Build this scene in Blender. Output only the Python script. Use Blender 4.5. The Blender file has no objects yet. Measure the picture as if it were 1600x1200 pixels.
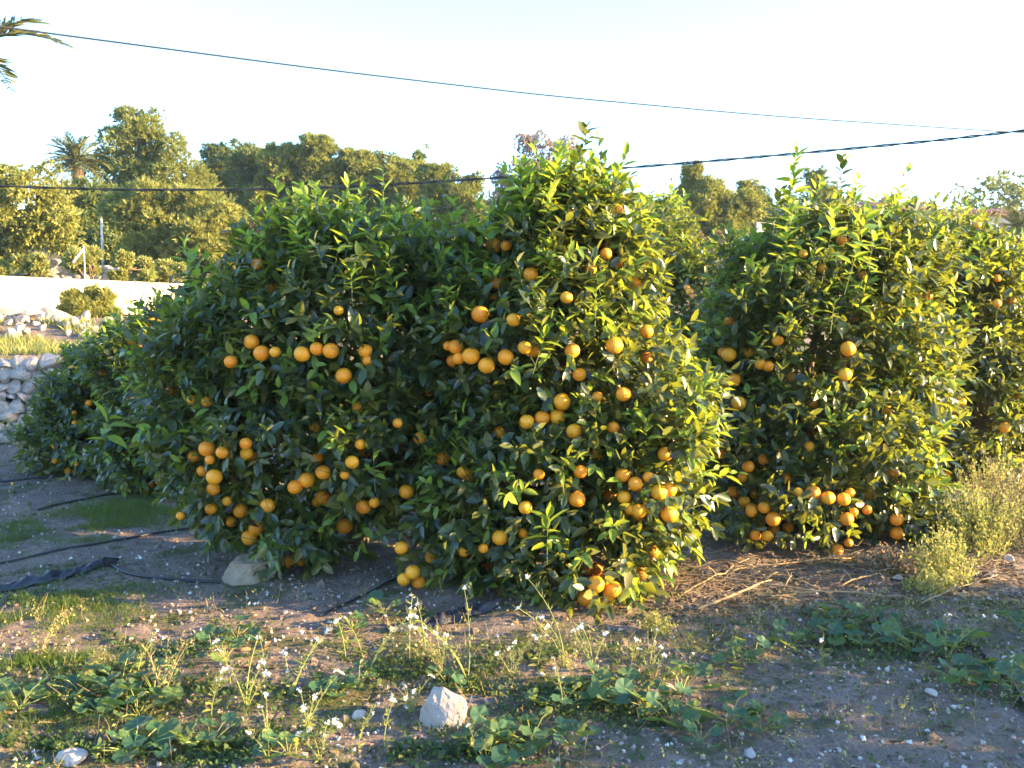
import bpy, math, random
import numpy as np
from mathutils import Vector, Matrix
from mathutils.bvhtree import BVHTree

# ------------------------------------------------------------------ camera, sky, sun, exposure
SC = bpy.context.scene
COL = SC.collection
F_PX = 1550.0                      # focal length in pixels of a 1600 px wide frame
PITCH = math.atan(134.0 / F_PX)
CZ = 1.55
cd = bpy.data.cameras.new('camera')
cd.sensor_width = 36.0
cd.lens = 36.0 * F_PX / 1600.0
cd.clip_start = 0.05
cd.clip_end = 3000
cam = bpy.data.objects.new('camera', cd)
COL.objects.link(cam)
cam.location = (0, 0, CZ)
cam.rotation_euler = (math.pi / 2 - PITCH, 0, 0)
SC.camera = cam

SUN_AZ = math.radians(96)          # clockwise from +Y (straight ahead): the sun stands to the right
SUN_EL = math.radians(13)
w = bpy.data.worlds.new('World')
SC.world = w
w.use_nodes = True
nt = w.node_tree
sky = nt.nodes.new('ShaderNodeTexSky')
sky.sky_type = 'NISHITA'
sky.sun_disc = False
sky.sun_elevation = SUN_EL
sky.sun_rotation = SUN_AZ
sky.air_density = 1.0
sky.dust_density = 0.4
sky.ozone_density = 4.0
bg = nt.nodes['Background']
bg.inputs['Strength'].default_value = 0.145
nt.links.new(sky.outputs[0], bg.inputs['Color'])

sl = bpy.data.lights.new('sun', 'SUN')
sl.energy = 5.0
sl.angle = math.radians(0.6)
sl.color = (1.0, 0.70, 0.32)
sun = bpy.data.objects.new('sun', sl)
COL.objects.link(sun)
SUND = Vector((math.sin(SUN_AZ) * math.cos(SUN_EL), math.cos(SUN_AZ) * math.cos(SUN_EL), math.sin(SUN_EL)))
sun.rotation_euler = SUND.to_track_quat('Z', 'Y').to_euler()

SC.view_settings.view_transform = 'Standard'
SC.view_settings.look = 'None'
SC.view_settings.gamma = 1
SC.view_settings.exposure = 2.82
SC.cycles.max_bounces = 6
SC.cycles.transparent_max_bounces = 4
SC.cycles.filter_width = 1.6
SC.render.film_transparent = False

HAZE = 0.0006
SC.cycles.volume_bounces = 0

# ------------------------------------------------------------------ helpers
PI = math.pi
RS = np.random.RandomState(7)
random.seed(5)


def rs(seed):
    return np.random.RandomState(seed)


def at(u, v, y):
    """pixel of the 1600x1200 frame -> world point at distance y"""
    a = (u - 800) / F_PX
    b = (600 - v) / F_PX
    d = np.array([a, math.cos(PITCH) + b * math.sin(PITCH), -math.sin(PITCH) + b * math.cos(PITCH)])
    return np.array([0, 0, CZ]) + d * (y / d[1])


def hash2(ix, iy, s):
    n = (ix.astype(np.int64) * 374761393 + iy.astype(np.int64) * 668265263 + s * 1442695041) & 0x7fffffff
    n = ((n ^ (n >> 13)) * 1274126177) & 0x7fffffff
    return ((n ^ (n >> 16)) & 0xffff) / 65535.0


def vnoise(x, y, s=0):
    x = np.asarray(x, float); y = np.asarray(y, float)
    ix = np.floor(x); iy = np.floor(y)
    fx = x - ix; fy = y - iy
    fx = fx * fx * (3 - 2 * fx); fy = fy * fy * (3 - 2 * fy)
    a = hash2(ix, iy, s); b = hash2(ix + 1, iy, s); c = hash2(ix, iy + 1, s); d = hash2(ix + 1, iy + 1, s)
    return (a * (1 - fx) + b * fx) * (1 - fy) + (c * (1 - fx) + d * fx) * fy


def fbm(x, y, s=0, o=4):
    t = 0; a = 0.5
    for k in range(o):
        t = t + a * vnoise(x, y, s + k); x = x * 2.03; y = y * 2.03; a *= 0.5
    return t


def sstep(a, b, x):
    t = np.clip((x - a) / (b - a), 0, 1)
    return t * t * (3 - 2 * t)


def height(x, y):
    x = np.asarray(x, float); y = np.asarray(y, float)
    wl = 10.62 + 0.12 * np.sin(x * 1.3)
    terr = (0.92 + 0.38 * sstep(10.7, 13.2, y)) * sstep(wl, wl + 0.16, y) * sstep(-2.2, -3.6, x)
    ramp = 1.3 * sstep(12, 19, y)
    z = np.maximum(terr, ramp)
    z = z + 0.105 * np.clip(y - 20, 0, 60)
    near = sstep(40, 8, np.hypot(x, y))
    z = z + near * (0.09 * (fbm(x * 0.9, y * 0.9, 3, 3) - 0.45) + 0.035 * (fbm(x * 6, y * 6, 9, 3) - 0.45)
                    + 0.030 * (fbm(x * 16, y * 16, 19, 2) - 0.4))
    z = z + 0.5 * sstep(15, 60, y) * (fbm(x * 0.15, y * 0.15, 33, 3) - 0.4)
    # a soil mound round the feet of the orange trees
    for (tx, ty) in ((-1.0, 5.9), (0.3, 5.7), (2.0, 6.6)):
        z = z + 0.05 * np.exp(-((x - tx) ** 2 + (y - ty) ** 2) / 0.8)
    return z


def hz(x, y):
    return float(height(x, y))


def ground_at(u, v):
    y = 2.0
    prev = 2.0
    while y < 60:
        p = at(u, v, y)
        if p[2] < hz(p[0], y):
            lo, hi = prev, y
            for _ in range(12):
                m = (lo + hi) / 2
                q = at(u, v, m)
                if q[2] < hz(q[0], m): hi = m
                else: lo = m
            q = at(u, v, hi)
            return np.array([q[0], hi, hz(q[0], hi)])
        prev = y
        y += 0.15
    return at(u, v, 20)


def mesh_from(name, chunks, mats, smooth=True):
    """chunks: list of (V (n,3), [F arrays], material index)"""
    vs = []; loops = []; starts = []; tots = []; mi = []; off = 0; lo = 0
    for V, Fs, m in chunks:
        V = np.asarray(V, float).reshape(-1, 3)
        vs.append(V)
        for Fa in Fs:
            Fa = np.asarray(Fa, int)
            if Fa.size == 0: continue
            k = Fa.shape[1]; n = Fa.shape[0]
            loops.append((Fa + off).ravel())
            starts.append(lo + np.arange(n) * k)
            tots.append(np.full(n, k)); mi.append(np.full(n, m))
            lo += n * k
        off += len(V)
    V = np.concatenate(vs); L = np.concatenate(loops); S = np.concatenate(starts); M = np.concatenate(mi)
    me = bpy.data.meshes.new(name)
    me.vertices.add(len(V)); me.vertices.foreach_set('co', V.astype(np.float32).ravel())
    me.loops.add(len(L)); me.loops.foreach_set('vertex_index', L.astype(np.int32))
    me.polygons.add(len(S)); me.polygons.foreach_set('loop_start', S.astype(np.int32))
    me.polygons.foreach_set('material_index', M.astype(np.int32))
    me.polygons.foreach_set('use_smooth', np.full(len(S), smooth))
    for m in mats: me.materials.append(m)
    me.update(calc_edges=True)
    me.validate()
    return me


def link(name, me, parent=None, loc=None, rot=None, scale=None):
    o = bpy.data.objects.new(name, me)
    COL.objects.link(o)
    if parent: o.parent = parent
    if loc is not None: o.location = Vector([float(q) for q in loc])
    if rot is not None: o.rotation_euler = rot
    if scale is not None: o.scale = scale
    return o


def tag(o, label=None, cat=None, group=None, kind=None):
    if label: o['label'] = label
    if cat: o['category'] = cat
    if group: o['group'] = group
    if kind: o['kind'] = kind
    return o


def thing(name, label, cat, loc=(0, 0, 0), group=None, rot=None, scale=None):
    o = bpy.data.objects.new(name, None)
    o.empty_display_size = 0.2
    COL.objects.link(o)
    o.location = Vector([float(q) for q in loc])
    if rot: o.rotation_euler = rot
    if scale: o.scale = (scale,) * 3
    return tag(o, label, cat, group)


def copy_tree(o, parent=None):
    c = o.copy()
    COL.objects.link(c)
    if parent: c.parent = parent
    for ch in list(o.children): copy_tree(ch, c)
    return c


def tube(pts, radii, n=6, cap=True):
    pts = np.asarray(pts, float); radii = np.asarray(radii, float) * np.ones(len(pts))
    T = np.gradient(pts, axis=0)
    T /= np.linalg.norm(T, axis=1)[:, None] + 1e-9
    ref = np.array([0, 0, 1.0]) if abs(T[0][2]) < 0.9 else np.array([1.0, 0, 0])
    V = []
    for p, t, r in zip(pts, T, radii):
        a = np.cross(t, ref); a /= np.linalg.norm(a) + 1e-9
        b = np.cross(t, a); ref = -np.cross(t, a) * 0 + ref
        ang = np.arange(n) * 2 * PI / n
        V.append(p + r * (np.cos(ang)[:, None] * a + np.sin(ang)[:, None] * b))
    V = np.concatenate(V)
    Fq = []
    for i in range(len(pts) - 1):
        for j in range(n):
            k = (j + 1) % n
            Fq.append((i * n + j, i * n + k, (i + 1) * n + k, (i + 1) * n + j))
    Fs = [np.array(Fq)]
    if cap:
        m = (len(pts) - 1) * n
        Fs.append(np.array([[m + j for j in range(n)]]))
        Fs.append(np.array([[n - 1 - j for j in range(n)]]))
    return V, Fs


def bez(a, b, c, n=8):
    t = np.linspace(0, 1, n)[:, None]
    a, b, c = (np.asarray(q, float) for q in (a, b, c))
    return (1 - t) ** 2 * a + 2 * t * (1 - t) * b + t * t * c


def scatter(tpl, M, T, m=0):
    """template (V, [F]) placed n times with 3x3 matrices M and offsets T"""
    V, Fs = tpl
    n = len(T); k = len(V)
    W = np.einsum('nij,vj->nvi', M, V) + T[:, None, :]
    off = (np.arange(n) * k)[:, None, None]
    return W.reshape(-1, 3), [(np.asarray(Fa)[None] + off).reshape(-1, np.asarray(Fa).shape[1]) for Fa in Fs], m


def norm(a):
    return a / (np.linalg.norm(a, axis=-1, keepdims=True) + 1e-9)


def frames(Y, Zh):
    """rotation matrices whose columns are x, y=Y, z~Zh"""
    Y = norm(Y); X = norm(np.cross(Y, Zh)); Z = np.cross(X, Y)
    return np.stack([X, Y, Z], axis=2)


def box(x0, x1, y0, y1, z0, z1):
    V = np.array([(x, y, z) for x in (x0, x1) for y in (y0, y1) for z in (z0, z1)], float)
    Fq = np.array([(0, 1, 3, 2), (4, 6, 7, 5), (0, 4, 5, 1), (2, 3, 7, 6), (0, 2, 6, 4), (1, 5, 7, 3)])
    return V, [Fq]


def ico(sub=1):
    import bmesh
    bm = bmesh.new(); bmesh.ops.create_icosphere(bm, subdivisions=sub, radius=1)
    V = np.array([v.co[:] for v in bm.verts]); Fa = np.array([[v.index for v in f.verts] for f in bm.faces])
    bm.free()
    return V, Fa


ICO1 = ico(1); ICO2 = ico(2); ICO3 = ico(3); ICO4 = ico(4)


def rock_mesh(name, mat, seed, size=(1, 1, 1), rough=0.25, sub=3, cuts=9, cut=(0.55, 0.85)):
    """an angular stone: a ball cut by random planes, then roughened"""
    r = rs(seed)
    V, Fa = {1: ICO1, 2: ICO2, 3: ICO3, 4: ICO4}[sub]
    V = V.copy()
    for _ in range(cuts):
        n = norm(r.randn(3)); d = r.uniform(*cut)
        over = V @ n - d
        V -= np.clip(over, 0, None)[:, None] * n * 0.95
    q = V * 3.1 + seed
    V += V * rough * 0.35 * (fbm(q[:, 0] + q[:, 2], q[:, 1] - q[:, 2] * 0.7, seed, 3) - 0.45)[:, None]
    V *= np.array(size)
    return mesh_from(name, [(V, [Fa], 0)], [mat], smooth=False)


# ------------------------------------------------------------------ materials
class NT:
    def __init__(s, name):
        s.m = bpy.data.materials.new(name); s.m.use_nodes = True
        s.t = s.m.node_tree; s.b = s.t.nodes['Principled BSDF']; s.out = s.t.nodes['Material Output']

    def n(s, typ, **kw):
        x = s.t.nodes.new('ShaderNode' + typ)
        for k, v in kw.items():
            if hasattr(x, k): setattr(x, k, v)
            else: x.inputs[k].default_value = v
        return x

    def l(s, a, b): s.t.links.new(a, b)

    def noise(s, scale, detail=4, rough=0.55, vec=None):
        x = s.n('TexNoise', Scale=scale, Detail=detail, Roughness=rough)
        if vec is not None: s.l(vec, x.inputs['Vector'])
        return x.outputs['Fac']

    def ramp(s, fac, stops):
        x = s.n('ValToRGB'); e = x.color_ramp.elements
        while len(e) < len(stops): e.new(0.5)
        for i, (p, c) in enumerate(stops):
            e[i].position = p; e[i].color = (*c, 1) if len(c) == 3 else c
        s.l(fac, x.inputs['Fac']); return x.outputs['Color']

    def mix(s, fac, a, b, blend='MIX'):
        x = s.n('Mix', data_type='RGBA', blend_type=blend)
        for v, i in ((fac, 0), (a, 6), (b, 7)):
            if isinstance(v, (int, float)): x.inputs[i].default_value = v
            elif isinstance(v, tuple): x.inputs[i].default_value = (*v, 1)
            else: s.l(v, x.inputs[i])
        return x.outputs[2]

    def math(s, op, a, b=0.0):
        x = s.n('Math', operation=op)
        for i, v in enumerate((a, b)):
            if isinstance(v, (int, float)): x.inputs[i].default_value = v
            else: s.l(v, x.inputs[i])
        return x.outputs[0]

    def bump(s, h, strength=0.3, dist=0.02):
        x = s.n('Bump', Strength=strength, Distance=dist)
        s.l(h, x.inputs['Height']); s.l(x.outputs[0], s.b.inputs['Normal'])

    def pos(s): return s.n('NewGeometry').outputs['Position']

    def rnd(s):
        a = s.n('NewGeometry').outputs['Random Per Island']; b = s.n('ObjectInfo').outputs['Random']
        return s.math('FRACT', s.math('ADD', a, b))


def leaf_mat(name, cols, trans_col, trans=0.35, rough=0.4, spec=0.5, veins=False):
    k = NT(name)
    c = k.ramp(k.rnd(), [(i / (len(cols) - 1), q) for i, q in enumerate(cols)])
    k.l(c, k.b.inputs['Base Color'])
    k.b.inputs['Roughness'].default_value = rough
    k.b.inputs['Specular IOR Level'].default_value = spec
    if trans > 0:
        tr = k.n('BsdfTranslucent'); tr.inputs['Color'].default_value = (*trans_col, 1)
        mx = k.n('MixShader', Fac=trans)
        k.l(k.b.outputs[0], mx.inputs[1]); k.l(tr.outputs[0], mx.inputs[2]); k.l(mx.outputs[0], k.out.inputs[0])
    return k.m


def plain(name, col, rough=0.7, var=0.3, scale=8, bump=0.2, spec=0.3, dist=0.01):
    k = NT(name)
    f = k.noise(scale, 6, 0.65, k.n('TexCoord').outputs['Object'])
    d = tuple(x * (1 - var) for x in col); e = tuple(min(1, x * (1 + var)) for x in col)
    c = k.ramp(f, [(0.3, d), (0.7, e)])
    k.l(c, k.b.inputs['Base Color']); k.b.inputs['Roughness'].default_value = rough
    k.b.inputs['Specular IOR Level'].default_value = spec
    if bump: k.bump(f, bump, dist)
    return k.m


M = {}
M['leaf'] = leaf_mat('orange_leaf', [(0.009, 0.024, 0.012), (0.014, 0.035, 0.015), (0.021, 0.046, 0.016), (0.034, 0.062, 0.017), (0.062, 0.090, 0.020), (0.17, 0.14, 0.03)], (0.30, 0.33, 0.03), 0.33, 0.35, 0.65)
M['young'] = leaf_mat('young_orange_leaf', [(0.10, 0.19, 0.03), (0.18, 0.27, 0.04), (0.14, 0.22, 0.03)], (0.42, 0.50, 0.04), 0.42, 0.4, 0.4)
M['bark'] = plain('citrus_bark', (0.13, 0.09, 0.06), 0.85, 0.4, 14, 0.5)
M['twig'] = plain('green_twig', (0.07, 0.10, 0.03), 0.6, 0.3, 14, 0)
M['pinebark'] = plain('pine_bark', (0.16, 0.11, 0.08), 0.9, 0.4, 6, 0.5)


def orange_mat():
    k = NT('orange_peel')
    c = k.ramp(k.n('ObjectInfo').outputs['Random'], [(0, (0.80, 0.22, 0.005)), (0.5, (0.86, 0.29, 0.008)), (1, (0.86, 0.38, 0.015))])
    tc = k.n('TexCoord').outputs['Object']
    f2 = k.noise(2.2, 2, 0.5, tc)
    c2 = k.mix(k.ramp(f2, [(0.35, (0, 0, 0)), (0.75, (0.5, 0.5, 0.5))]), c, (0.88, 0.40, 0.03))
    k.l(c2, k.b.inputs['Base Color'])
    k.b.inputs['Roughness'].default_value = 0.42
    k.b.inputs['Specular IOR Level'].default_value = 0.45
    k.b.inputs['Subsurface Weight'].default_value = 0.15
    k.b.inputs['Subsurface Radius'].default_value = (0.02, 0.008, 0.002)
    k.b.inputs['Subsurface Scale'].default_value = 0.5
    v = k.n('TexVoronoi', Scale=26.0); k.l(tc, v.inputs['Vector'])
    k.bump(v.outputs['Distance'], 0.25, 0.03)
    return k.m


M['orange'] = orange_mat()


def ground_mat():
    k = NT('orchard_soil')
    p = k.pos()
    big = k.noise(0.9, 5, 0.6, p)
    mid = k.noise(7, 6, 0.7, p)
    fine = k.noise(60, 4, 0.7, p)
    soil = k.ramp(mid, [(0.25, (0.20, 0.140, 0.112)), (0.5, (0.33, 0.245, 0.200)), (0.75, (0.44, 0.345, 0.29))])
    soil = k.mix(k.ramp(fine, [(0.35, (0.6, 0.6, 0.6)), (0.62, (0, 0, 0))]), soil, (0.085, 0.060, 0.048))
    v = k.n('TexVoronoi', Scale=75.0); k.l(p, v.inputs['Vector'])
    grit = k.ramp(v.outputs['Distance'], [(0.12, (1, 1, 1)), (0.28, (0, 0, 0))])
    gsel = k.ramp(k.n('SeparateColor').outputs[0], [(0, (0, 0, 0)), (1, (1, 1, 1))])
    sep = k.n('SeparateColor'); k.l(v.outputs['Color'], sep.inputs[0])
    gs = k.ramp(sep.outputs[0], [(0.45, (0, 0, 0)), (0.55, (1, 1, 1))])
    soil = k.mix(k.math('MULTIPLY', grit, gs), soil, k.ramp(sep.outputs[1], [(0.0, (0.20, 0.16, 0.14)), (0.7, (0.34, 0.28, 0.25)), (1.0, (0.52, 0.47, 0.43))]))
    mossn = k.noise(2.6, 6, 0.7, p)
    sp = k.n('SeparateXYZ'); k.l(p, sp.inputs[0])
    mossf = k.ramp(mossn, [(0.50, (0, 0, 0)), (0.60, (0.75, 0.75, 0.75))])
    soil = k.mix(mossf, soil, k.ramp(fine, [(0.3, (0.045, 0.065, 0.012)), (0.7, (0.12, 0.14, 0.03))]))
    dry = k.ramp(big, [(0.5, (0, 0, 0)), (0.66, (0.5, 0.5, 0.5))])
    soil = k.mix(dry, soil, (0.26, 0.19, 0.13))
    # beyond the orchard the ground is dry grass and scrub
    far = k.math('GREATER_THAN', sp.outputs[1], 19.0)
    scrub = k.ramp(k.noise(1.5, 6, 0.7, p), [(0.3, (0.06, 0.07, 0.025)), (0.5, (0.15, 0.12, 0.05)), (0.7, (0.24, 0.18, 0.10))])
    soil = k.mix(far, soil, scrub)
    k.l(soil, k.b.inputs['Base Color'])
    k.b.inputs['Roughness'].default_value = 0.95
    k.b.inputs['Specular IOR Level'].default_value = 0.15
    h = k.math('ADD', fine, k.math('MULTIPLY', k.noise(180, 3, 0.7, p), 0.5))
    h = k.math('ADD', h, k.math('MULTIPLY', k.noise(28, 6, 0.75, p), 1.6))
    k.bump(h, 1.0, 0.022)
    return k.m


M['ground'] = ground_mat()
M['stone'] = plain('pale_limestone', (0.42, 0.35, 0.30), 0.9, 0.35, 3, 0.6, 0.2, 0.1)
M['rubble'] = plain('cream_rubble', (0.45, 0.37, 0.28), 0.9, 0.25, 3, 0.5, 0.2, 0.1)
M['whiterock'] = plain('white_rock', (0.34, 0.275, 0.235), 0.85, 0.3, 2.5, 0.6, 0.2, 0.12)
M['tanrock'] = plain('tan_rock', (0.26, 0.20, 0.14), 0.9, 0.35, 3, 0.6, 0.2, 0.1)
M['gravel'] = None


def island_mat(name, cols, rough=0.9, trans=0.0, tcol=(0, 0, 0)):
    return leaf_mat(name, cols, tcol, trans, rough, 0.2)


M['gravel'] = island_mat('gravel', [(0.12, 0.09, 0.075), (0.20, 0.155, 0.13), (0.27, 0.215, 0.185), (0.36, 0.30, 0.26), (0.58, 0.54, 0.49)])
M['litter'] = island_mat('leaf_litter', [(0.10, 0.06, 0.035), (0.20, 0.13, 0.07), (0.32, 0.22, 0.12)], 0.85)
M['straw'] = island_mat('straw', [(0.11, 0.07, 0.045), (0.22, 0.15, 0.09), (0.36, 0.27, 0.17)], 0.8)
M['grass'] = island_mat('grass', [(0.03, 0.065, 0.015), (0.055, 0.095, 0.02), (0.12, 0.13, 0.03)], 0.6, 0.3, (0.22, 0.30, 0.03))
M['cover'] = island_mat('ground_cover', [(0.022, 0.058, 0.028), (0.04, 0.08, 0.03), (0.10, 0.12, 0.03)], 0.6, 0.3, (0.22, 0.28, 0.03))
M['mallow'] = leaf_mat('mallow_leaf', [(0.028, 0.080, 0.045), (0.045, 0.105, 0.05), (0.10, 0.15, 0.04)], (0.34, 0.40, 0.05), 0.30, 0.55, 0.35)
M['stem'] = plain('weed_stem', (0.22, 0.24, 0.07), 0.6, 0.3, 10, 0)
M['drystem'] = plain('dry_stem', (0.30, 0.21, 0.11), 0.8, 0.3, 10, 0)
M['petal'] = leaf_mat('white_petal', [(0.75, 0.74, 0.76), (0.82, 0.8, 0.8)], (0.8, 0.8, 0.8), 0.3, 0.6, 0.2)
M['yellow'] = plain('yellow_petal', (0.75, 0.45, 0.02), 0.6, 0.1, 5, 0)
M['scrub'] = leaf_mat('yellow_weed_leaf', [(0.11, 0.14, 0.03), (0.24, 0.25, 0.06), (0.40, 0.35, 0.13)], (0.45, 0.46, 0.12), 0.35, 0.6, 0.3)
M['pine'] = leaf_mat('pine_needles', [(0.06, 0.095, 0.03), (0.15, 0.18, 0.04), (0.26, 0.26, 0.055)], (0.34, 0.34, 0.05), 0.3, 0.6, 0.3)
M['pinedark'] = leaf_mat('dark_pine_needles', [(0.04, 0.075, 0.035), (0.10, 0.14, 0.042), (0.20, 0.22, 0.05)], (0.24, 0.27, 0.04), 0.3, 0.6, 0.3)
M['feather'] = leaf_mat('feathery_leaf', [(0.10, 0.12, 0.035), (0.19, 0.20, 0.05), (0.29, 0.27, 0.06)], (0.36, 0.38, 0.07), 0.3, 0.6, 0.3)
M['euc'] = leaf_mat('thin_grey_leaf', [(0.24, 0.19, 0.16), (0.36, 0.28, 0.23), (0.44, 0.34, 0.28)], (0.3, 0.25, 0.2), 0.3, 0.6, 0.3)
M['brown'] = leaf_mat('dry_shrub_leaf', [(0.14, 0.08, 0.04), (0.25, 0.16, 0.08), (0.34, 0.23, 0.11)], (0.3, 0.2, 0.1), 0.25, 0.7, 0.2)
M['palm'] = leaf_mat('palm_leaflet', [(0.07, 0.10, 0.03), (0.15, 0.16, 0.045), (0.24, 0.22, 0.06)], (0.18, 0.18, 0.04), 0.2, 0.45, 0.45)
M['palmbark'] = plain('palm_bark', (0.17, 0.12, 0.08), 0.9, 0.4, 5, 0.6)
M['hose'] = plain('black_hose', (0.018, 0.018, 0.022), 0.45, 0.3, 10, 0.1, 0.5)
M['sheet'] = plain('black_plastic_sheet', (0.022, 0.022, 0.028), 0.4, 0.4, 20, 0.6, 0.5)
M['cable'] = plain('overhead_cable', (0.015, 0.018, 0.024), 0.7, 0.3, 10, 0)
M['roof'] = plain('terracotta_roof', (0.34, 0.15, 0.10), 0.85, 0.25, 2, 0.3)
M['housewall'] = plain('house_plaster', (0.55, 0.47, 0.38), 0.9, 0.1, 2, 0.1)
M['glass'] = plain('window_glass', (0.03, 0.035, 0.04), 0.15, 0.1, 2, 0, 0.6)
M['greyboard'] = plain('grey_board', (0.20, 0.20, 0.22), 0.7, 0.2, 3, 0.2)
M['paint'] = plain('pale_post', (0.62, 0.58, 0.52), 0.7, 0.1, 3, 0.1)


def wall_mat():
    k = NT('cream_wall_render')
    p = k.pos()
    a = k.noise(0.8, 5, 0.6, p); b = k.noise(25, 4, 0.6, p)
    c = k.ramp(a, [(0.3, (0.58, 0.50, 0.40)), (0.7, (0.66, 0.59, 0.48))])
    c = k.mix(k.ramp(b, [(0.35, (0.18, 0.18, 0.18)), (0.6, (0, 0, 0))]), c, (0.5, 0.44, 0.34))
    k.l(c, k.b.inputs['Base Color']); k.b.inputs['Roughness'].default_value = 0.9
    k.bump(b, 0.3, 0.01)
    return k.m


M['wall'] = wall_mat()

# ------------------------------------------------------------------ terrain
def axis(dense0, dense1, step, lo, hi, g=1.18):
    a = list(np.arange(dense0, dense1 + 1e-6, step))
    s = step; x = dense1
    while x < hi: s *= g; x += s; a.append(min(x, hi))
    s = step; x = dense0; pre = []
    while x > lo: s *= g; x -= s; pre.append(max(x, lo))
    return np.array(pre[::-1] + a)


gx = axis(-4.6, 4.2, 0.034, -900, 900, 1.12)
gy = axis(2.3, 8.5, 0.034, -300, 1800, 1.045)
GX, GY = np.meshgrid(gx, gy)
GZ = height(GX, GY)
nx, ny = len(gx), len(gy)
idx = np.arange(nx * ny).reshape(ny, nx)
FQ = np.stack([idx[:-1, :-1], idx[:-1, 1:], idx[1:, 1:], idx[1:, :-1]], -1).reshape(-1, 4)
o = link('ground', mesh_from('ground', [(np.stack([GX, GY, GZ], -1).reshape(-1, 3), [FQ], 0)], [M['ground']]))
tag(o, kind='structure')

# ------------------------------------------------------------------ cream boundary wall, running away on the terrace
wl_o = thing('boundary_wall', 'long smooth cream boundary wall glowing in sun behind the rubble', 'wall', (-7.25, 17.0, 1.2))
V, Fs = box(-0.11, 0.11, -5.3, 5.0, -0.5, 0.63)
link('wall_body', mesh_from('wall_body', [(V, Fs, 0)], [M['wall']], False), wl_o)
V, Fs = box(-0.13, 0.13, -5.32, 5.02, 0.633, 0.66)
link('coping', mesh_from('coping', [(V, Fs, 0)], [M['wall']], False), wl_o)
# slack green line hanging in front of it
p0 = at(209, 436, 18.6); p1 = at(240, 482, 16.6)
V, Fs = tube(bez(p0, (p0 + p1) / 2 + np.array([0, 0, -0.02]), p1, 6), 0.012, 5)
tag(link('garden_line', mesh_from('garden_line', [(V, Fs, 0)], [M['stem']])), 'thin green line hanging slantwise across the cream wall', 'line')

# ------------------------------------------------------------------ dry stone wall
sw = thing('dry_stone_wall', 'pale dry stone retaining wall below the terrace, half hidden by bushes', 'wall', (-5.2, 10.5, 0))
stone_meshes = [rock_mesh('stone', M['stone'], 100 + i, (1.1, 0.9, 1.1), 0.3, 3, 8, (0.42, 0.75)) for i in range(9)]
r = rs(11)
V, Fs = box(-3.6, 2.4, 0.22, 0.5, -0.3, 0.86)
link('backing', mesh_from('backing', [(V, Fs, 0)], [M['tanrock']], False), sw)
z = 0.02; n_st = 0
while z < 0.92:
    hrow = r.uniform(0.085, 0.14)
    x = -3.5 + r.uniform(0, 0.1)
    while x < 2.3:
        wst = r.uniform(0.10, 0.21)
        if z > 0.78 and r.rand() < 0.25: x += wst; continue
        s = link('stone', stone_meshes[r.randint(9)], sw,
                 (x + wst / 2, 0.06 + 0.12 * math.sin((x - 5.2) * 1.3) * 1.0 + r.uniform(-0.03, 0.03) + z * 0.05, z + hrow / 2 + r.uniform(-0.02, 0.02)),
                 (r.uniform(-0.4, 0.4), r.uniform(-0.5, 0.5), r.uniform(-0.5, 0.5)),
                 (wst * 0.68, 0.13, hrow * 0.78))
        n_st += 1
        x += wst
    z += hrow
# ------------------------------------------------------------------ rubble on the terrace
rub = [(20, 492, 13.0, 0.36, 0.16, 0.08, 'long cream stone slab lying flat at the foot of the wall'),
       (82, 492, 13.0, 0.26, 0.14, 0.09, 'tilted cream stone slab beside the yellow bush on the terrace'),
       (54, 506, 12.8, 0.17, 0.14, 0.09, 'blocky cream stone between the two slabs on the terrace'),
       (192, 497, 14.5, 0.42, 0.2, 0.06, 'pale flat slab right of the yellow bush before the wall')]
for i, (u, v, d, a, b, c, lb) in enumerate(rub):
    p = at(u, v, d)
    o = link('stone_slab', rock_mesh('stone_slab', M['rubble'], 30 + i, (a, b, c), 0.3, 3, 10), None, (p[0], p[1], hz(p[0], p[1]) + c * 0.7), (0.1, 0.25 if i == 1 else 0.03, 0.3 * i))
    tag(o, lb, 'stone')
r = rs(77)
for i in range(60):
    u = r.uniform(-20, 190); v = 508 + r.uniform(-8, 16)
    p = ground_at(u, v) if False else at(u, v, r.uniform(11.7, 12.9))
    s = r.uniform(0.04, 0.10)
    o = link('rubble_stone', stone_meshes[i % 9], None, (p[0], p[1], hz(p[0], p[1]) + s * 0.35), (r.uniform(0, 6), r.uniform(0, 6), r.uniform(0, 6)), (s, s * 0.8, s * 0.7))
    tag(o, 'small cream stone in the loose rubble strewn along the terrace edge', 'stone', 'loose rubble stones on the terrace')

# ------------------------------------------------------------------ orange trees
def leaf_tpl(width, curl, fold, wav=0.0, seed=0):
    """unit-length leaf along +y, pointed ellipse, folded on the midrib, curled down"""
    ys = np.array([0.0, 0.06, 0.28, 0.55, 0.82, 1.0]); ws = np.array([0, 0.05, 0.9, 1.0, 0.55, 0]) * width * 0.5
    r = rs(seed)
    V = []; 
    for y, wd in zip(ys, ws):
        zc = -curl * y * y
        V.append((0, y, zc))
    nb = len(ys)
    L = []; R = []
    for i in range(1, nb - 1):
        e = wav * (r.rand() - 0.5)
        L.append((-ws[i], ys[i], -curl * ys[i] ** 2 + fold * ws[i] + e)); R.append((ws[i], ys[i], -curl * ys[i] ** 2 + fold * ws[i] - e))
    V = np.array(V + L + R)
    l0 = nb; r0 = nb + len(L)
    T3 = [(0, 1, l0), (0, r0, 1), (nb - 2, nb - 1, l0 + len(L) - 1), (nb - 2, r0 + len(L) - 1, nb - 1)]
    Q4 = []
    for i in range(1, nb - 2):
        Q4.append((i, i + 1, l0 + i, l0 + i - 1)); Q4.append((i, r0 + i - 1, r0 + i, i + 1))
    return V, [np.array(T3), np.array(Q4)]


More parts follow.
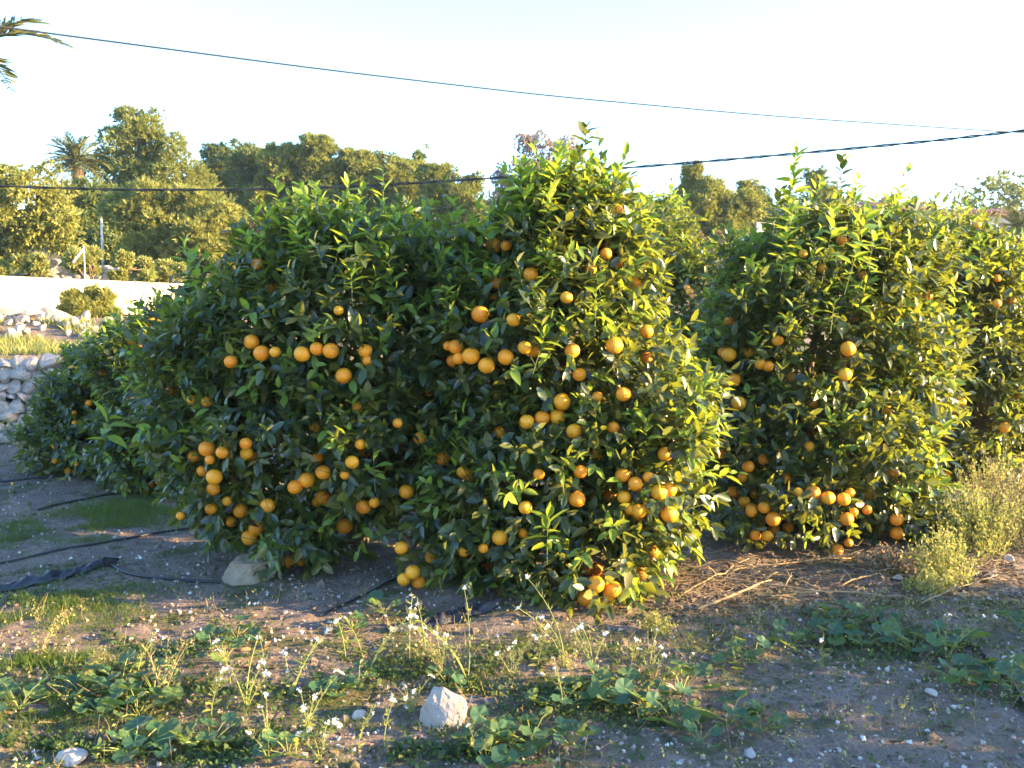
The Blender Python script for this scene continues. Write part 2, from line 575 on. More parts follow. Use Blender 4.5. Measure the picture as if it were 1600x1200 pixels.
def leaf_lo(width, curl, fold, seed):
    w_ = width * 0.5
    V = np.array([(0, 0, 0), (0, 0.32, -curl * 0.10), (0, 0.70, -curl * 0.49), (0, 1, -curl),
                  (-w_ * 0.95, 0.32, -curl * 0.10 + fold * w_), (-w_ * 0.82, 0.70, -curl * 0.49 + fold * w_ * 0.8),
                  (w_ * 0.95, 0.32, -curl * 0.10 + fold * w_), (w_ * 0.82, 0.70, -curl * 0.49 + fold * w_ * 0.8)])
    return V, [np.array([(0, 1, 4), (0, 6, 1), (2, 3, 5), (2, 7, 3)]), np.array([(1, 2, 5, 4), (1, 6, 7, 2)])]


def leaf_min(width, seed=0):
    w_ = width * 0.5
    V = np.array([(0, 0, 0), (-w_, 0.5, 0.12 * w_), (0, 1, -0.08), (w_, 0.5, 0.12 * w_)])
    return V, [np.array([(0, 2, 1), (0, 3, 2)])]


LEAF_T = [leaf_tpl(0.46, 0.10, 0.35, 0.05, 1), leaf_tpl(0.42, 0.22, 0.25, 0.06, 2), leaf_tpl(0.50, 0.02, 0.45, 0.04, 3),
          leaf_tpl(0.40, 0.30, 0.50, 0.05, 4), leaf_tpl(0.48, -0.06, 0.3, 0.08, 5)]
YOUNG_T = [leaf_tpl(0.42, 0.15, 0.4, 0.05, 6), leaf_tpl(0.36, 0.05, 0.55, 0.05, 7), leaf_tpl(0.44, 0.32, 0.3, 0.06, 8)]
ALL_T = LEAF_T + YOUNG_T
LO_T = [leaf_lo(0.46, 0.10, 0.35, 1), leaf_lo(0.42, 0.22, 0.25, 2), leaf_lo(0.50, 0.02, 0.45, 3), leaf_lo(0.40, 0.30, 0.50, 4), leaf_lo(0.48, -0.06, 0.3, 5), leaf_lo(0.42, 0.15, 0.4, 6), leaf_lo(0.36, 0.05, 0.55, 7), leaf_lo(0.44, 0.32, 0.3, 8)]
MIN_T = leaf_min(0.6)
LEAF_ME = [mesh_from('leaf', [(V, Fs, 0)], [M['leaf'] if i < 5 else M['young']]) for i, (V, Fs) in enumerate(ALL_T)]


def orange_mesh(k):
    V, Fa = ICO3
    V = V.copy()
    th = np.arctan2(V[:, 1], V[:, 0])
    V[:, 2] *= 0.95
    top = np.exp(-((V[:, 0] ** 2 + V[:, 1] ** 2) / 0.03)) * (V[:, 2] > 0)
    V[:, 2] -= 0.09 * top
    V[:, :2] *= (1 + 0.012 * np.sin(th * (3 + k) + k))[:, None]
    c = ICO1[0] * np.array([0.13, 0.13, 0.05]) + np.array([0, 0, 0.89])
    return mesh_from('orange', [(V, [Fa], 0), (c, [ICO1[1]], 1)], [M['orange'], M['twig']])


ORANGE_ME = [orange_mesh(k) for k in range(3)]
CAMP = np.array([0, 0, CZ])


def shoots_to_leaves(P, D, L, r, nl, lsize, young, gap=1.0):
    """shoot bases P, directions D, lengths L -> leaf matrices, positions, template ids"""
    Ms = []; Ts = []; Is = []
    n = len(P)
    side = norm(np.cross(D, norm(r.randn(n, 3))))
    side2 = np.cross(D, side)
    ph0 = r.uniform(0, 2 * PI, n)
    for j in range(nl):
        f = (j + 0.6) / nl
        ang = ph0 + j * 2.399 + r.uniform(-0.3, 0.3, n)
        radial = np.cos(ang)[:, None] * side + np.sin(ang)[:, None] * side2
        th = np.radians(78 - 48 * f + r.uniform(-14, 14, n))[:, None]
        ld = D * np.cos(th) + radial * np.sin(th)
        ld[:, 2] -= r.uniform(0.0, 0.35, n)
        ld = norm(ld)
        pos = P + D * (L * f)[:, None]
        up = D * 0.7 + np.array([0, 0, 0.6]) + r.randn(n, 3) * 0.28
        R = frames(ld, up)
        s = lsize * r.uniform(0.65, 1.2, n) * (0.8 + 0.35 * math.sin(PI * min(1, f * 1.05)))
        Ms.append(R * s[:, None, None]); Ts.append(pos)
        Is.append(r.randint(5, 8, n) if young else r.randint(0, 5, n))
    return np.concatenate(Ms), np.concatenate(Ts), np.concatenate(Is)


TREES = []
TIDX = [0]


def ray_lobes(u, v, lobes):
    d = at(u, v, 1.0) - CAMP
    best = None
    for c, rr in lobes:
        o_ = (CAMP - c) / rr; dd = d / rr
        A = dd @ dd; B = 2 * (o_ @ dd); Cc = o_ @ o_ - 1
        disc = B * B - 4 * A * Cc
        if disc > 0:
            t = (-B - math.sqrt(disc)) / (2 * A)
            if best is None or t < best: best = t
    return best


def orange_tree(label, base, lobes_px, n_shoots, fruit, seed, flushes=(), extra=0, nobj=300, lsize=0.085, group='orange trees of the orchard', young_frac=0.10, gapmin=0.40):
    r = rs(seed)
    lobes = []
    for (u, v, d, ru, rv, ry) in lobes_px:
        c = at(u, v, d)
        lobes.append((c, np.array([ru * d / F_PX, ry, rv * d / F_PX])))
    root = thing('orange_tree', label, 'orange tree', (base[0], base[1], hz(*base)), group)
    base3 = np.array([base[0], base[1], hz(*base)])
    C = np.array([c for c, _ in lobes]); RR = np.array([q for _, q in lobes])
    area = RR[:, 0] * RR[:, 2] + RR[:, 0] * RR[:, 1] + RR[:, 1] * RR[:, 2]
    n = int(n_shoots * 2.2)
    li = r.choice(len(C), n, p=area / area.sum())
    dr = norm(r.randn(n, 3))
    dep = 1 - np.minimum(np.abs(r.randn(n)) * 0.22, 0.75)
    bump = 1 + 0.62 * (fbm(dr[:, 0] * 3.2 + li * 7, dr[:, 2] * 3.2 + dr[:, 1] * 2.6, seed, 2) - 0.40)
    P = C[li] + dr * RR[li] * (dep * bump)[:, None]
    # drop what lies deep inside another lobe
    keep = np.ones(n, bool)
    for k in range(len(C)):
        q = np.linalg.norm((P - C[k]) / RR[k], axis=1)
        keep &= ~((q < 0.55) & (li != k))
    keep &= P[:, 2] > height(P[:, 0], P[:, 1]) + 0.10
    # thin gaps of the crown
    g = fbm(P[:, 0] * 3.2 + seed, P[:, 2] * 3.2 + P[:, 1] * 2.0, seed + 5, 3)
    keep &= (g > gapmin) | (r.rand(n) < 0.32)
    keep &= (r.rand(n) < np.where(dr[:, 1] > 0.3, 0.8, 1.0))
    P = P[keep][:n_shoots]; dr = dr[keep][:n_shoots]
    n = len(P)
    cen = C.mean(0)
    out = norm(dr / 1.0 + norm(P - cen) * 0.4)
    D = norm(out * 0.75 + np.array([0, 0, 0.42]) + r.randn(n, 3) * 0.38)
    low = P[:, 2] < 0.5
    D[low] = norm(out[low] * 0.7 + np.array([0, 0, -0.15]) + r.randn(low.sum(), 3) * 0.4)
    L = r.uniform(0.10, 0.24, n)
    ny_ = int(n * young_frac)
    a = shoots_to_leaves(P[ny_:], D[ny_:], L[ny_:], r, 8, lsize, False)
    b = shoots_to_leaves(P[:ny_] + D[:ny_] * 0.04, D[:ny_], L[:ny_], r, 7, lsize * 0.95, True)
    packs = [a, b]
    topm = np.where((P[:, 2] > np.percentile(P[:, 2], 78)))[0]
    wsn = min(len(topm), n_shoots // 34)
    wi = r.choice(topm, wsn, replace=False)
    wD = norm(np.array([0, 0, 1.0]) + r.randn(wsn, 3) * 0.28); wL = r.uniform(0.18, 0.46, wsn)
    packs.append(shoots_to_leaves(P[wi], wD, wL, r, 14, lsize * 1.1, True))
    stems = [(P[i], P[i] + D[i] * L[i]) for i in range(n)] + [(P[i], P[i] + d_ * l_) for i, d_, l_ in zip(wi, wD, wL)]
    # long young shoots in view
    prio = []
    for (u, v, doff, du, dv, ln, nl, sz, yg) in flushes:
        t = ray_lobes(u, v, lobes)
        d0 = (t if t else base[1] - 0.3) - doff
        p = at(u, v, d0); q = at(u + du, v + dv, d0 + 0.03)
        dd = norm(q - p + np.array([0, -0.35 * np.linalg.norm(q - p), 0]))
        fm = shoots_to_leaves(p[None], dd[None], np.array([ln]), r, nl, sz, yg)
        packs.append(fm); prio.append(len(fm[0]))
        stems.append((p - dd * 0.08, p + dd * ln * 0.95))
    Ms = np.concatenate([p[0] for p in packs]); Ts = np.concatenate([p[1] for p in packs]); Is = np.concatenate([p[2] for p in packs])
    pri = np.zeros(len(Ts), bool)
    if prio: pri[-sum(prio):] = True
    # fruit
    fr = []
    for (u, v, rp) in fruit:
        t = ray_lobes(u, v, lobes)
        d = (t if t else base[1] - 0.45)
        d = min(d - 0.02, base[1] + 0.2)
        rad = rp * d / F_PX * 1.0
        c = at(u, v, d)
        c[2] = max(c[2], hz(c[0], c[1]) + rad)
        fr.append((c, rad))
    for _ in range(extra):
        k = r.randint(len(C)); q = norm(r.randn(3)); q[1] = -abs(q[1]) if r.rand() < 0.7 else q[1]
        c = C[k] + q * RR[k] * r.uniform(0.75, 0.95)
        if c[2] > 0.25: fr.append((c, 0.036))
    mid = Ts + Ms[:, :, 1] * 0.5
    keep = np.ones(len(Ts), bool)
    for c, rad in fr:
        dist = np.linalg.norm(mid - c, axis=1)
        keep &= ~(dist < rad * 1.35)
        ax = norm(CAMP - c)
        t = (mid - c) @ ax
        off = np.linalg.norm(mid - c - t[:, None] * ax, axis=1)
        keep &= ~((t > 0) & (t < 0.9) & (off < rad * 1.35) & (r.rand(len(Ts)) < 0.965))
    keep &= mid[:, 2] > height(mid[:, 0], mid[:, 1]) + 0.015
    Ms, Ts, Is, pri = Ms[keep], Ts[keep], Is[keep], pri[keep]
    for i, (c, rad) in enumerate(fr):
        ob = link('orange', ORANGE_ME[i % 3], root, c - base3, (r.uniform(-0.5, 0.5), r.uniform(-0.5, 0.5), r.uniform(0, 6)), (rad,) * 3)
    # wood: trunk, limbs, branches, twigs
    bx = base3
    fork = bx + np.array([r.uniform(-0.05, 0.05), r.uniform(-0.05, 0.05), 0.42])
    tp = np.array([bx - (0, 0, 0.1), bx + (0, 0, 0.05), bx + (0.02, 0, 0.2), fork]) - base3
    V, Fs = tube(tp, [0.085, 0.07, 0.055, 0.055], 10)
    link('trunk', mesh_from('trunk', [(V, Fs, 0)], [M['bark']]), root)
    ends = []
    for k in range(len(C)):
        e = C[k] + np.array([0, 0.05, 0])
        m = (fork + e) / 2 + np.array([0, 0, 0.12]) + r.randn(3) * 0.05
        pts = bez(fork - (0, 0, 0.03), m, e, 9)
        V, Fs = tube(pts - base3, np.linspace(0.034, 0.012, 9), 7)
        link('limb', mesh_from('limb', [(V, Fs, 0)], [M['bark']]), root)
        ends.append(pts)
    E = np.concatenate([q[3:] for q in ends])
    fc = np.array([c for c, _ in fr]) if fr else np.zeros((0, 3))
    ch = []
    step = max(1, n // 260)
    for i in range(0, n, step):
        j = np.argmin(np.linalg.norm(E - P[i], axis=1))
        m = (E[j] + P[i]) / 2 + r.randn(3) * 0.04
        if len(fc) and min(np.linalg.norm(fc - q_, axis=1).min() for q_ in (m, P[i], (m + P[i]) / 2)) < 0.09: continue
        V, Fs = tube(bez(E[j], m, P[i], 5) - base3, np.linspace(0.009, 0.003, 5), 4, False)
        ch.append((V, Fs, 0))
    fc = np.array([c for c, _ in fr]) if fr else np.zeros((0, 3))
    for a_, b_ in stems:
        if len(fc) and min(np.linalg.norm(fc - q_, axis=1).min() for q_ in (a_, (a_ + b_) / 2, b_)) < 0.075: continue
        V, Fs = tube(np.array([a_, b_]) - base3, [0.0028, 0.0014], 3, False)
        ch.append((V, Fs, 1))
    tag(link('twigs', mesh_from('twigs', ch, [M['bark'], M['twig']]), root), kind='stuff')
    TREES.append(dict(root=root, base=base3, M=Ms, T=Ts, I=Is, pri=pri, nobj=nobj))
    return root


GRP = 'orange trees of the orchard'
# A: the broad one
FA = [(393,534,12),(409,552,13),(430,550,9),(472,553,13),(495,545,11),(517,548,13),(537,587,13),(571,548,11),(575,563,9),(361,565,11),(529,485,8),
      (323,628,9),(299,625,8),(621,661,8),(384,693,10),(304,713,11),(323,701,13),(347,707,10),(328,718,8),(316,736,9),(335,745,13),(333,764,11),
      (330,795,10),(355,783,8),(376,798,12),(418,790,12),(401,825,13),(390,840,13),(361,815,9),(461,761,12),(480,750,13),(505,738,12),(550,722,11),
      (563,694,9),(539,742,8),(568,792,12),(585,785,9),(635,768,12),(538,822,13),(505,778,13),(495,785,8),(627,856,11),(282,806,7),
      (451,916,11),(471,913,7),(645,894,12),(631,905,11),(675,898,11),(654,917,11),(677,943,9)]
orange_tree('broad shaded orange tree with the wide dark crown above the tan rock', (-0.95, 6.0),
            [(560, 560, 5.85, 190, 190, 0.62), (415, 540, 5.95, 120, 110, 0.5), (330, 620, 6.1, 95, 140, 0.45), (600, 450, 5.9, 140, 85, 0.5),
             (480, 430, 6.0, 95, 70, 0.4), (440, 690, 5.7, 120, 110, 0.5), (590, 700, 5.55, 110, 100, 0.45), (370, 750, 5.85, 65, 65, 0.35),
             (645, 860, 5.2, 38, 65, 0.16), (470, 830, 5.5, 50, 45, 0.25), (700, 560, 5.8, 110, 150, 0.5)],
            3700, FA, 21,
            [(165, 690, 0.15, 8, -30, 0.16, 8, 0.13, True), (585, 745, 0.12, 0, -30, 0.12, 9, 0.10, True), (652, 800, 0.12, 0, -30, 0.12, 7, 0.11, True),
             (550, 455, 0.1, 0, -30, 0.10, 8, 0.10, True), (470, 400, 0.05, -4, -40, 0.2, 10, 0.09, True), (497, 345, 0.0, 0, -40, 0.2, 9, 0.06, True),
             (540, 400, 0.05, 10, -35, 0.18, 10, 0.10, True), (575, 410, 0.05, 14, -25, 0.14, 8, 0.10, True), (535, 700, 0.08, 10, -25, 0.1, 6, 0.09, True),
             (600, 870, 0.1, -25, 5, 0.1, 6, 0.10, False), (690, 330, 0.0, 4, -30, 0.22, 10, 0.07, False), (620, 350, 0.0, 3, -30, 0.16, 9, 0.08, False),
             (500, 640, 0.05, 0, -20, 0.1, 7, 0.09, True), (300, 690, 0.05, -20, -5, 0.12, 7, 0.09, True)], 14)
# B: the tall bright one
FB = [(750,491,14),(802,500,11),(712,542,12),(736,556,14),(717,560,10),(700,540,8),(760,571,13),(790,558,13),(820,543,11),(894,548,12),(960,540,14),
      (1010,518,11),(947,396,9),(829,429,12),(772,384,13),(791,384,9),(878,628,14),(871,651,13),(847,653,12),(823,659,12),(897,674,13),(933,620,9),
      (974,616,12),(958,668,10),(842,741,9),(907,737,11),(1039,710,12),(973,742,12),(993,756,12),(1013,745,9),(1030,769,13),(1046,765,12),
      (975,777,11),(998,798,12),(985,796,9),(1046,804,14),(902,780,13),(821,793,11),(781,840,13),(818,833,9),(755,857,8),(725,862,9),(760,909,10),
      (1020,862,12),(931,913,14),(957,921,14),(952,930,10),(914,942,13),(931,960,11),(916,968,10),(1001,925,11),(885,465,10),(692,716,12),(723,738,10)]
orange_tree('tall sunlit orange tree with a leafy shoot rising above the overhead cable', (0.25, 5.75),
            [(868, 555, 5.6, 162, 150, 0.60), (890, 405, 5.7, 100, 75, 0.45), (808, 435, 5.75, 76, 58, 0.4), (938, 450, 5.7, 62, 85, 0.4),
             (978, 645, 5.4, 112, 100, 0.45), (1000, 760, 5.2, 80, 100, 0.35), (850, 740, 5.3, 140, 110, 0.5), (920, 870, 4.98, 90, 70, 0.3),
             (740, 770, 5.3, 75, 65, 0.35), (770, 560, 5.5, 100, 110, 0.4), (935, 345, 5.75, 42, 40, 0.3), (765, 855, 5.05, 42, 45, 0.18), (855, 345, 5.7, 45, 35, 0.3)],
            3700, FB, 22,
            [(885, 330, 0.0, 4, -30, 0.26, 14, 0.085, False), (900, 280, 0.0, 5, -50, 0.16, 9, 0.08, False), (912, 240, 0.0, 5, -50, 0.14, 12, 0.085, False), (815, 335, 0.05, 1, -50, 0.27, 16, 0.10, True), (862, 325, 0.05, 6, -50, 0.30, 16, 0.10, True), (840, 320, 0, 3, -40, 0.24, 12, .085, True), (930, 340, 0, 12, -40, 0.24, 12, .085, True), (820, 330, 0.0, 0, -40, 0.22, 9, 0.09, True),
             (860, 320, 0.0, 8, -40, 0.22, 9, 0.09, True), (880, 300, 0.0, 14, -30, 0.24, 10, 0.085, True), (855, 855, 0.16, 0, -30, 0.16, 11, 0.12, True),
             (850, 420, 0.1, 4, -30, 0.14, 8, 0.10, True), (1060, 650, 0.08, 20, -25, 0.22, 10, 0.10, True), (1075, 680, 0.08, 30, -5, 0.2, 9, 0.10, True),
             (780, 455, 0.1, -4, -15, 0.12, 9, 0.08, True), (930, 500, 0.1, 0, -25, 0.15, 9, 0.09, True), (715, 720, 0.12, 0, -20, 0.14, 9, 0.08, True),
             (840, 560, 0.1, 6, -20, 0.12, 8, 0.10, True), (760, 440, 0.05, 20, -10, 0.16, 9, 0.10, True), (1010, 700, 0.1, 0, -25, 0.14, 8, 0.09, True),
             (1030, 850, 0.05, 30, 0, 0.2, 6, 0.10, True), (1040, 920, 0.05, 30, 5, 0.16, 6, 0.09, False), (700, 430, 0.0, -10, -20, 0.14, 8, 0.09, True),
             (960, 560, 0.1, 0, -25, 0.16, 9, 0.10, True), (900, 650, 0.1, 10, -20, 0.14, 8, 0.09, True)], 24, young_frac=0.16)
# C: the right one in front
FC = [(1139,554,12),(1129,550,8),(1132,597,9),(1147,594,11),(1188,569,9),(1200,572,9),(1154,630,12),(1215,532,9),(1325,545,12),(1320,585,11),
      (1169,729,10),(1160,746,8),(1145,769,11),(1094,728,8),(1247,769,8),(1270,770,12),(1294,778,11),(1318,780,11),(1328,770,8),(1174,799,10),
      (1194,793,10),(1208,811,12),(1180,836,9),(1199,837,9),(1208,874,9),(1230,874,9),(1323,811,11),(1334,800,7),(1355,797,8),(1401,811,11),
      (1402,833,11),(1326,848,7),(1309,860,9),(1255,396,7)]
orange_tree('orange tree hung with fruit low down beside the heap of dead branches', (1.95, 6.7),
            [(1270, 560, 6.7, 185, 190, 0.65), (1290, 430, 6.8, 120, 80, 0.5), (1270, 640, 6.9, 170, 170, 0.5), (1195, 535, 6.7, 75, 95, 0.45), (1390, 560, 6.8, 85, 130, 0.5),
             (1200, 690, 6.4, 110, 110, 0.5), (1330, 720, 6.3, 120, 100, 0.5), (1250, 800, 6.05, 110, 70, 0.4), (1380, 780, 6.2, 60, 70, 0.35), (1390, 430, 6.9, 80, 80, 0.4)],
            3800, FC, 23,
            [(1234, 330, 0.1, 1, -50, 0.40, 24, 0.105, True), (1228, 360, 0.12, 2, -50, 0.36, 20, 0.11, True), (1350, 430, 0.2, 8, -40, 0.34, 16, 0.11, True), (1222, 420, 0.25, 4, -50, 0.42, 20, 0.115, True), (1210, 350, 0.1, 4, -40, 0.2, 12, 0.10, False), (1310, 318, 0.1, 0, -50, 0.29, 18, 0.09, False),
             (1325, 440, 0.3, 8, -45, 0.42, 15, 0.13, True), (1288, 420, 0.25, 4, -45, 0.36, 13, 0.12, True), (1160, 480, 0.1, 0, -25, 0.12, 9, 0.08, True),
             (1450, 750, 0.05, 12, -30, 0.2, 9, 0.11, True), (1430, 700, 0.0, 25, -20, 0.22, 10, 0.09, True), (1300, 500, 0.1, 0, -20, 0.12, 8, 0.08, True),
             (1180, 560, 0.1, 0, -25, 0.15, 9, 0.09, True)], 24, young_frac=0.14)
# D: far right
FD = [(1432,511,11),(1427,548,9),(1441,594,8),(1464,634,10),(1447,645,9),(1476,664,9),(1433,677,9),(1503,628,7),(1570,668,9),(1465,705,9),
      (1480,740,6),(1395,377,8),(1390,389,8),(1558,435,6),(1558,474,7),(1527,352,6),(1450,372,5),(1455,410,6)]
orange_tree('orange tree at the edge of the orchard behind the dry yellow weeds', (4.0, 8.9),
            [(1490, 530, 8.8, 100, 160, 0.8), (1460, 425, 8.9, 105, 75, 0.7), (1520, 660, 8.5, 100, 100, 0.6), (1555, 620, 8.7, 80, 95, 0.6), (1440, 620, 8.4, 60, 90, 0.5), (1525, 440, 9.0, 32, 55, 0.5), (1425, 500, 9.1, 50, 120, 0.5), (1500, 560, 9.2, 90, 160, 0.5)],
            3000, FD, 24, [(1500, 335, 0.0, 2, -30, 0.2, 8, 0.08, False), (1385, 335, 0, 3, -20, 0.2, 8, 0.08, False), (1530, 430, 0.1, -3, -30, 0.3, 10, 0.1, True)], 20, lsize=0.09)
# E: behind, between B and C
orange_tree('shaded orange tree standing back in the gap between two nearer crowns', (1.9, 9.3),
            [(1090, 520, 9.2, 110, 110, 0.7), (1060, 640, 9.0, 80, 120, 0.6), (1120, 700, 9.0, 90, 110, 0.6), (1130, 465, 9.4, 90, 70, 0.6), (1040, 400, 9.6, 60, 60, 0.5)],
            1700, [(1078, 456, 6), (1085, 463, 6), (1074, 450, 5)], 25, [], 8, lsize=0.09)
# F, G: further along the row on the shaded side
orange_tree('orange tree in the shade between the broad tree and the smallest one', (-2.75, 8.3),
            [(260, 610, 8.2, 80, 90, 0.6), (285, 535, 8.3, 55, 50, 0.5), (215, 570, 8.2, 60, 45, 0.45), (240, 690, 8.0, 80, 70, 0.5), (310, 660, 8.0, 60, 110, 0.5)],
            1500, [(238,503,8),(205,533,8),(233,524,7),(222,541,7),(243,506,6),(209,622,6),(235,758,6),(249,752,7),(250,742,6),(267,763,5),(271,829,6),(287,822,5),(282,806,7)], 26, [], 10)
orange_tree('smallest orange tree beside the pale stone wall, in deep shade', (-3.95, 9.0),
            [(150, 640, 8.9, 68, 72, 0.5), (165, 590, 9.0, 45, 40, 0.4), (100, 685, 8.8, 45, 45, 0.4), (170, 690, 8.7, 65, 50, 0.45)],
            1300, [(139,630,6),(117,661,5),(116,645,4),(86,697,5),(86,720,5),(102,718,4),(107,745,6),(107,758,5),(120,725,4)], 27, [], 4, lsize=0.08)
# R: unseen blockers added off the frame, sized so their shade falls over the weeds
for (X_, Y_, H_, sd) in ((4.9, 2.9, 1.05, 31), (5.5, 4.15, 1.0, 32), (9.5, 3.7, 1.5, 33)):
    u_ = 800 + F_PX * X_ / Y_
    v_ = lambda z_: 466 + (CZ - z_) / Y_ * F_PX
    k_ = F_PX / Y_
    orange_tree({31: 'added shade-casting orange tree past the edge of the picture, nearest the camera', 32: 'added shade-casting orange tree past the edge of the picture, level with the mallow', 33: 'added shade-casting orange tree past the edge of the picture, the farthest off to the side'}[sd], (X_, Y_),
                [(u_, v_(H_ * 0.52), Y_, 0.62 * k_, H_ * 0.42 * k_, 0.62), (u_ + 0.3 * k_, v_(H_ * 0.4), Y_ + 0.3, 0.5 * k_, H_ * 0.33 * k_, 0.5), (u_ - 0.1 * k_, v_(H_ * 0.4), Y_ - 0.45, 0.4 * k_, H_ * 0.3 * k_, 0.4)],
                480, [], sd, [], 6, nobj=0, lsize=0.13)

# choose the leaves seen largest: those become parts of their own
allV = []; allF = []; off = 0; owner = []
for ti, t in enumerate(TREES):
    Mx, Tx = t['M'], t['T']
    X = Mx[:, :, 0]; Y = Mx[:, :, 1]
    q = np.stack([Tx, Tx + Y * 0.5 - X * 0.22, Tx + Y, Tx + Y * 0.5 + X * 0.22], 1)
    allV.append(q.reshape(-1, 3)); k = len(Tx)
    allF.append(np.arange(k * 4).reshape(-1, 4) + off); off += k * 4
    owner += [(ti, 0)] * 0
AV = np.concatenate(allV); AF = np.concatenate(allF)
bvh = BVHTree.FromPolygons(AV.tolist(), AF.tolist())
starts = np.cumsum([0] + [len(t['T']) for t in TREES])
cv = Vector(CAMP)
for ti, t in enumerate(TREES):
    Mx, Tx = t['M'], t['T']
    mid = Tx + Mx[:, :, 1] * 0.5
    view = norm(CAMP - mid); dist = np.linalg.norm(CAMP - mid, axis=1)
    L = np.linalg.norm(Mx[:, :, 1], axis=1)
    proj = np.abs((norm(Mx[:, :, 2]) * view).sum(1)) * L * L / dist ** 2
    score = proj * np.where(t['pri'], 4.0, 1.0)
    order = np.argsort(-score)
    sel = []
    for i in order[:5000]:
        d = Vector(mid[i]) - cv
        hit = bvh.ray_cast(cv, d.normalized(), d.length + 0.05)
        if hit[2] is not None and hit[2] == starts[ti] + i:
            sel.append(i)
            if len(sel) >= t['nobj']: break
    selm = np.zeros(len(Tx), bool); selm[sel] = True
    for i in sel:
        ob = bpy.data.objects.new('leaf', LEAF_ME[int(t['I'][i])])
        COL.objects.link(ob); ob.parent = t['root']
        m4 = np.eye(4); m4[:3, :3] = Mx[i]; m4[:3, 3] = Tx[i] - t['base']
        ob.matrix_basis = Matrix(m4.tolist())
    ch = []
    for k in range(8):
        q = (~selm) & (t['I'] == k)
        if q.sum(): ch.append(scatter(LO_T[k], Mx[q], Tx[q] - t['base'], 0 if k < 5 else 1))
    tag(link('foliage', mesh_from('foliage', ch, [M['leaf'], M['young']]), t['root']), kind='stuff')

# ------------------------------------------------------------------ trees behind
def tuft_tpl(nb, ln, wd, spread, seed):
    r = rs(seed); V = []; Fa = []
    for i in range(nb):
        d = norm(np.array([r.randn() * spread, 1.0, r.randn() * spread]))
        s = norm(np.cross(d, r.randn(3))) * wd
        k = len(V); l = ln * r.uniform(0.6, 1.1)
        V += [d * l * 0.25 - s, d * l * 0.25 + s, d * l]
        Fa.append((k, k + 1, k + 2))
    return np.array(V), [np.array(Fa)]


PINE_T = [tuft_tpl(6, 1, 0.10, 0.50, 40 + i) for i in range(3)]
BUSH_T = [tuft_tpl(5, 1, 0.22, 0.8, 50 + i) for i in range(3)]


NB = 1.1


def far_tree(name, label, cat, lobes_px, base_u, mat, tpls, tsize, n_t, seed, clump=0.45, group=None, droop=0.0, bark=None, trunk=0.16, ragged=0.5, nclump=1.0, zbase=None):
    r = rs(seed)
    n_t = int(n_t * NB); tsize = tsize * 0.8; clump = clump * 0.85
    lob = []
    if 'pine' in name:
        hi = sorted(lobes_px, key=lambda q: q[1] - q[4])[:2]
        lobes_px = list(lobes_px) + [(q[0] + r.uniform(-0.75, 0.75) * q[3], q[1] - q[4] * r.uniform(0.55, 0.95), q[2], r.uniform(6, 11), r.uniform(9, 17)) for q in hi for _ in range(5)]
    for (u, v, d, ru, rv) in lobes_px:
        rx = ru * d / F_PX
        lob.append((at(u, v, d), np.array([rx, min(rx, rv * d / F_PX) * 0.8 + 0.2 * rx, rv * d / F_PX])))
    C = np.array([c for c, _ in lob]); RR = np.array([q for _, q in lob])
    d0 = lobes_px[0][2]
    bp = at(base_u, 400, d0 + 0.2); bp[2] = hz(bp[0], bp[1])
    root = thing(name, label, cat, bp, group)
    # clumps over the lobes
    cc = []; cr = []
    for c, q in lob:
        nc = max(7, int(nclump * 5.5 * (q[0] * q[2] + q[0] * q[1]) / clump ** 2 / 2))
        nc = max(7, int(nc * (0.85 if 'pine' in name else 1)))
        dr = norm(r.randn(nc, 3))
        dr[:, 1] = np.where((dr[:, 1] > 0) & (r.rand(nc) < 0.45), -dr[:, 1], dr[:, 1])
        rad = np.minimum(clump * r.uniform(0.3, 1.25, nc), min(q[0], q[2]) * 0.55 * r.uniform(0.6, 1.1, nc))
        k = np.maximum(0.2, 1 - rad * 0.7 / q.mean()) * r.uniform(0.5, 1.0 + 0.45 * ragged, nc)
        cc.append(c + dr * q * k[:, None]); cr.append(rad)
    cc = np.concatenate(cc); cr = np.concatenate(cr)
    gz = height(cc[:, 0], cc[:, 1])
    cc[:, 2] = np.maximum(cc[:, 2], gz + cr * 0.4)
    w_ = cr ** 1.8
    ci = r.choice(len(cc), n_t, p=w_ / w_.sum())
    dr = norm(r.randn(n_t, 3) + np.array([0, -0.25, 0.25]))
    P = cc[ci] + dr * (cr[ci] * (1.08 - 0.5 * r.rand(n_t) ** 2))[:, None] * np.array([1.0, 1.0, 0.85])
    D = norm(dr + np.array([0, 0, 0.35 - droop]) + r.randn(n_t, 3) * 0.45)
    R = frames(D, norm(r.randn(n_t, 3)))
    S = tsize * r.uniform(0.6, 1.3, n_t)
    tid = r.randint(0, len(tpls), n_t)
    ch = [scatter(tpls[k], (R * S[:, None, None])[tid == k], P[tid == k] - bp, 0) for k in range(len(tpls))]
    tag(link('crown', mesh_from('crown', ch, [mat]), root), kind='stuff')
    if trunk:
        top = C[np.argmax(C[:, 2])]
        pts = bez(bp - (0, 0, 0.3), (bp + top) / 2 + r.randn(3) * 0.15, top, 8)
        V, Fs = tube(pts - bp, np.linspace(trunk, trunk * 0.3, 8), 8)
        link('trunk', mesh_from('trunk', [(V, Fs, 0)], [bark or M['pinebark']]), root)
        idx_ = r.choice(len(cc), min(len(cc), 16), replace=False)
        for i in idx_:
            a = pts[r.randint(3, 7)]
            V, Fs = tube(bez(a, (a + cc[i]) / 2 + (0, 0, -0.1), cc[i], 5) - bp, np.linspace(trunk * 0.35, 0.015, 5), 5)
            link('limb', mesh_from('limb', [(V, Fs, 0)], [bark or M['pinebark']]), root)
    return root


PG = 'pines on the slope behind the orchard'
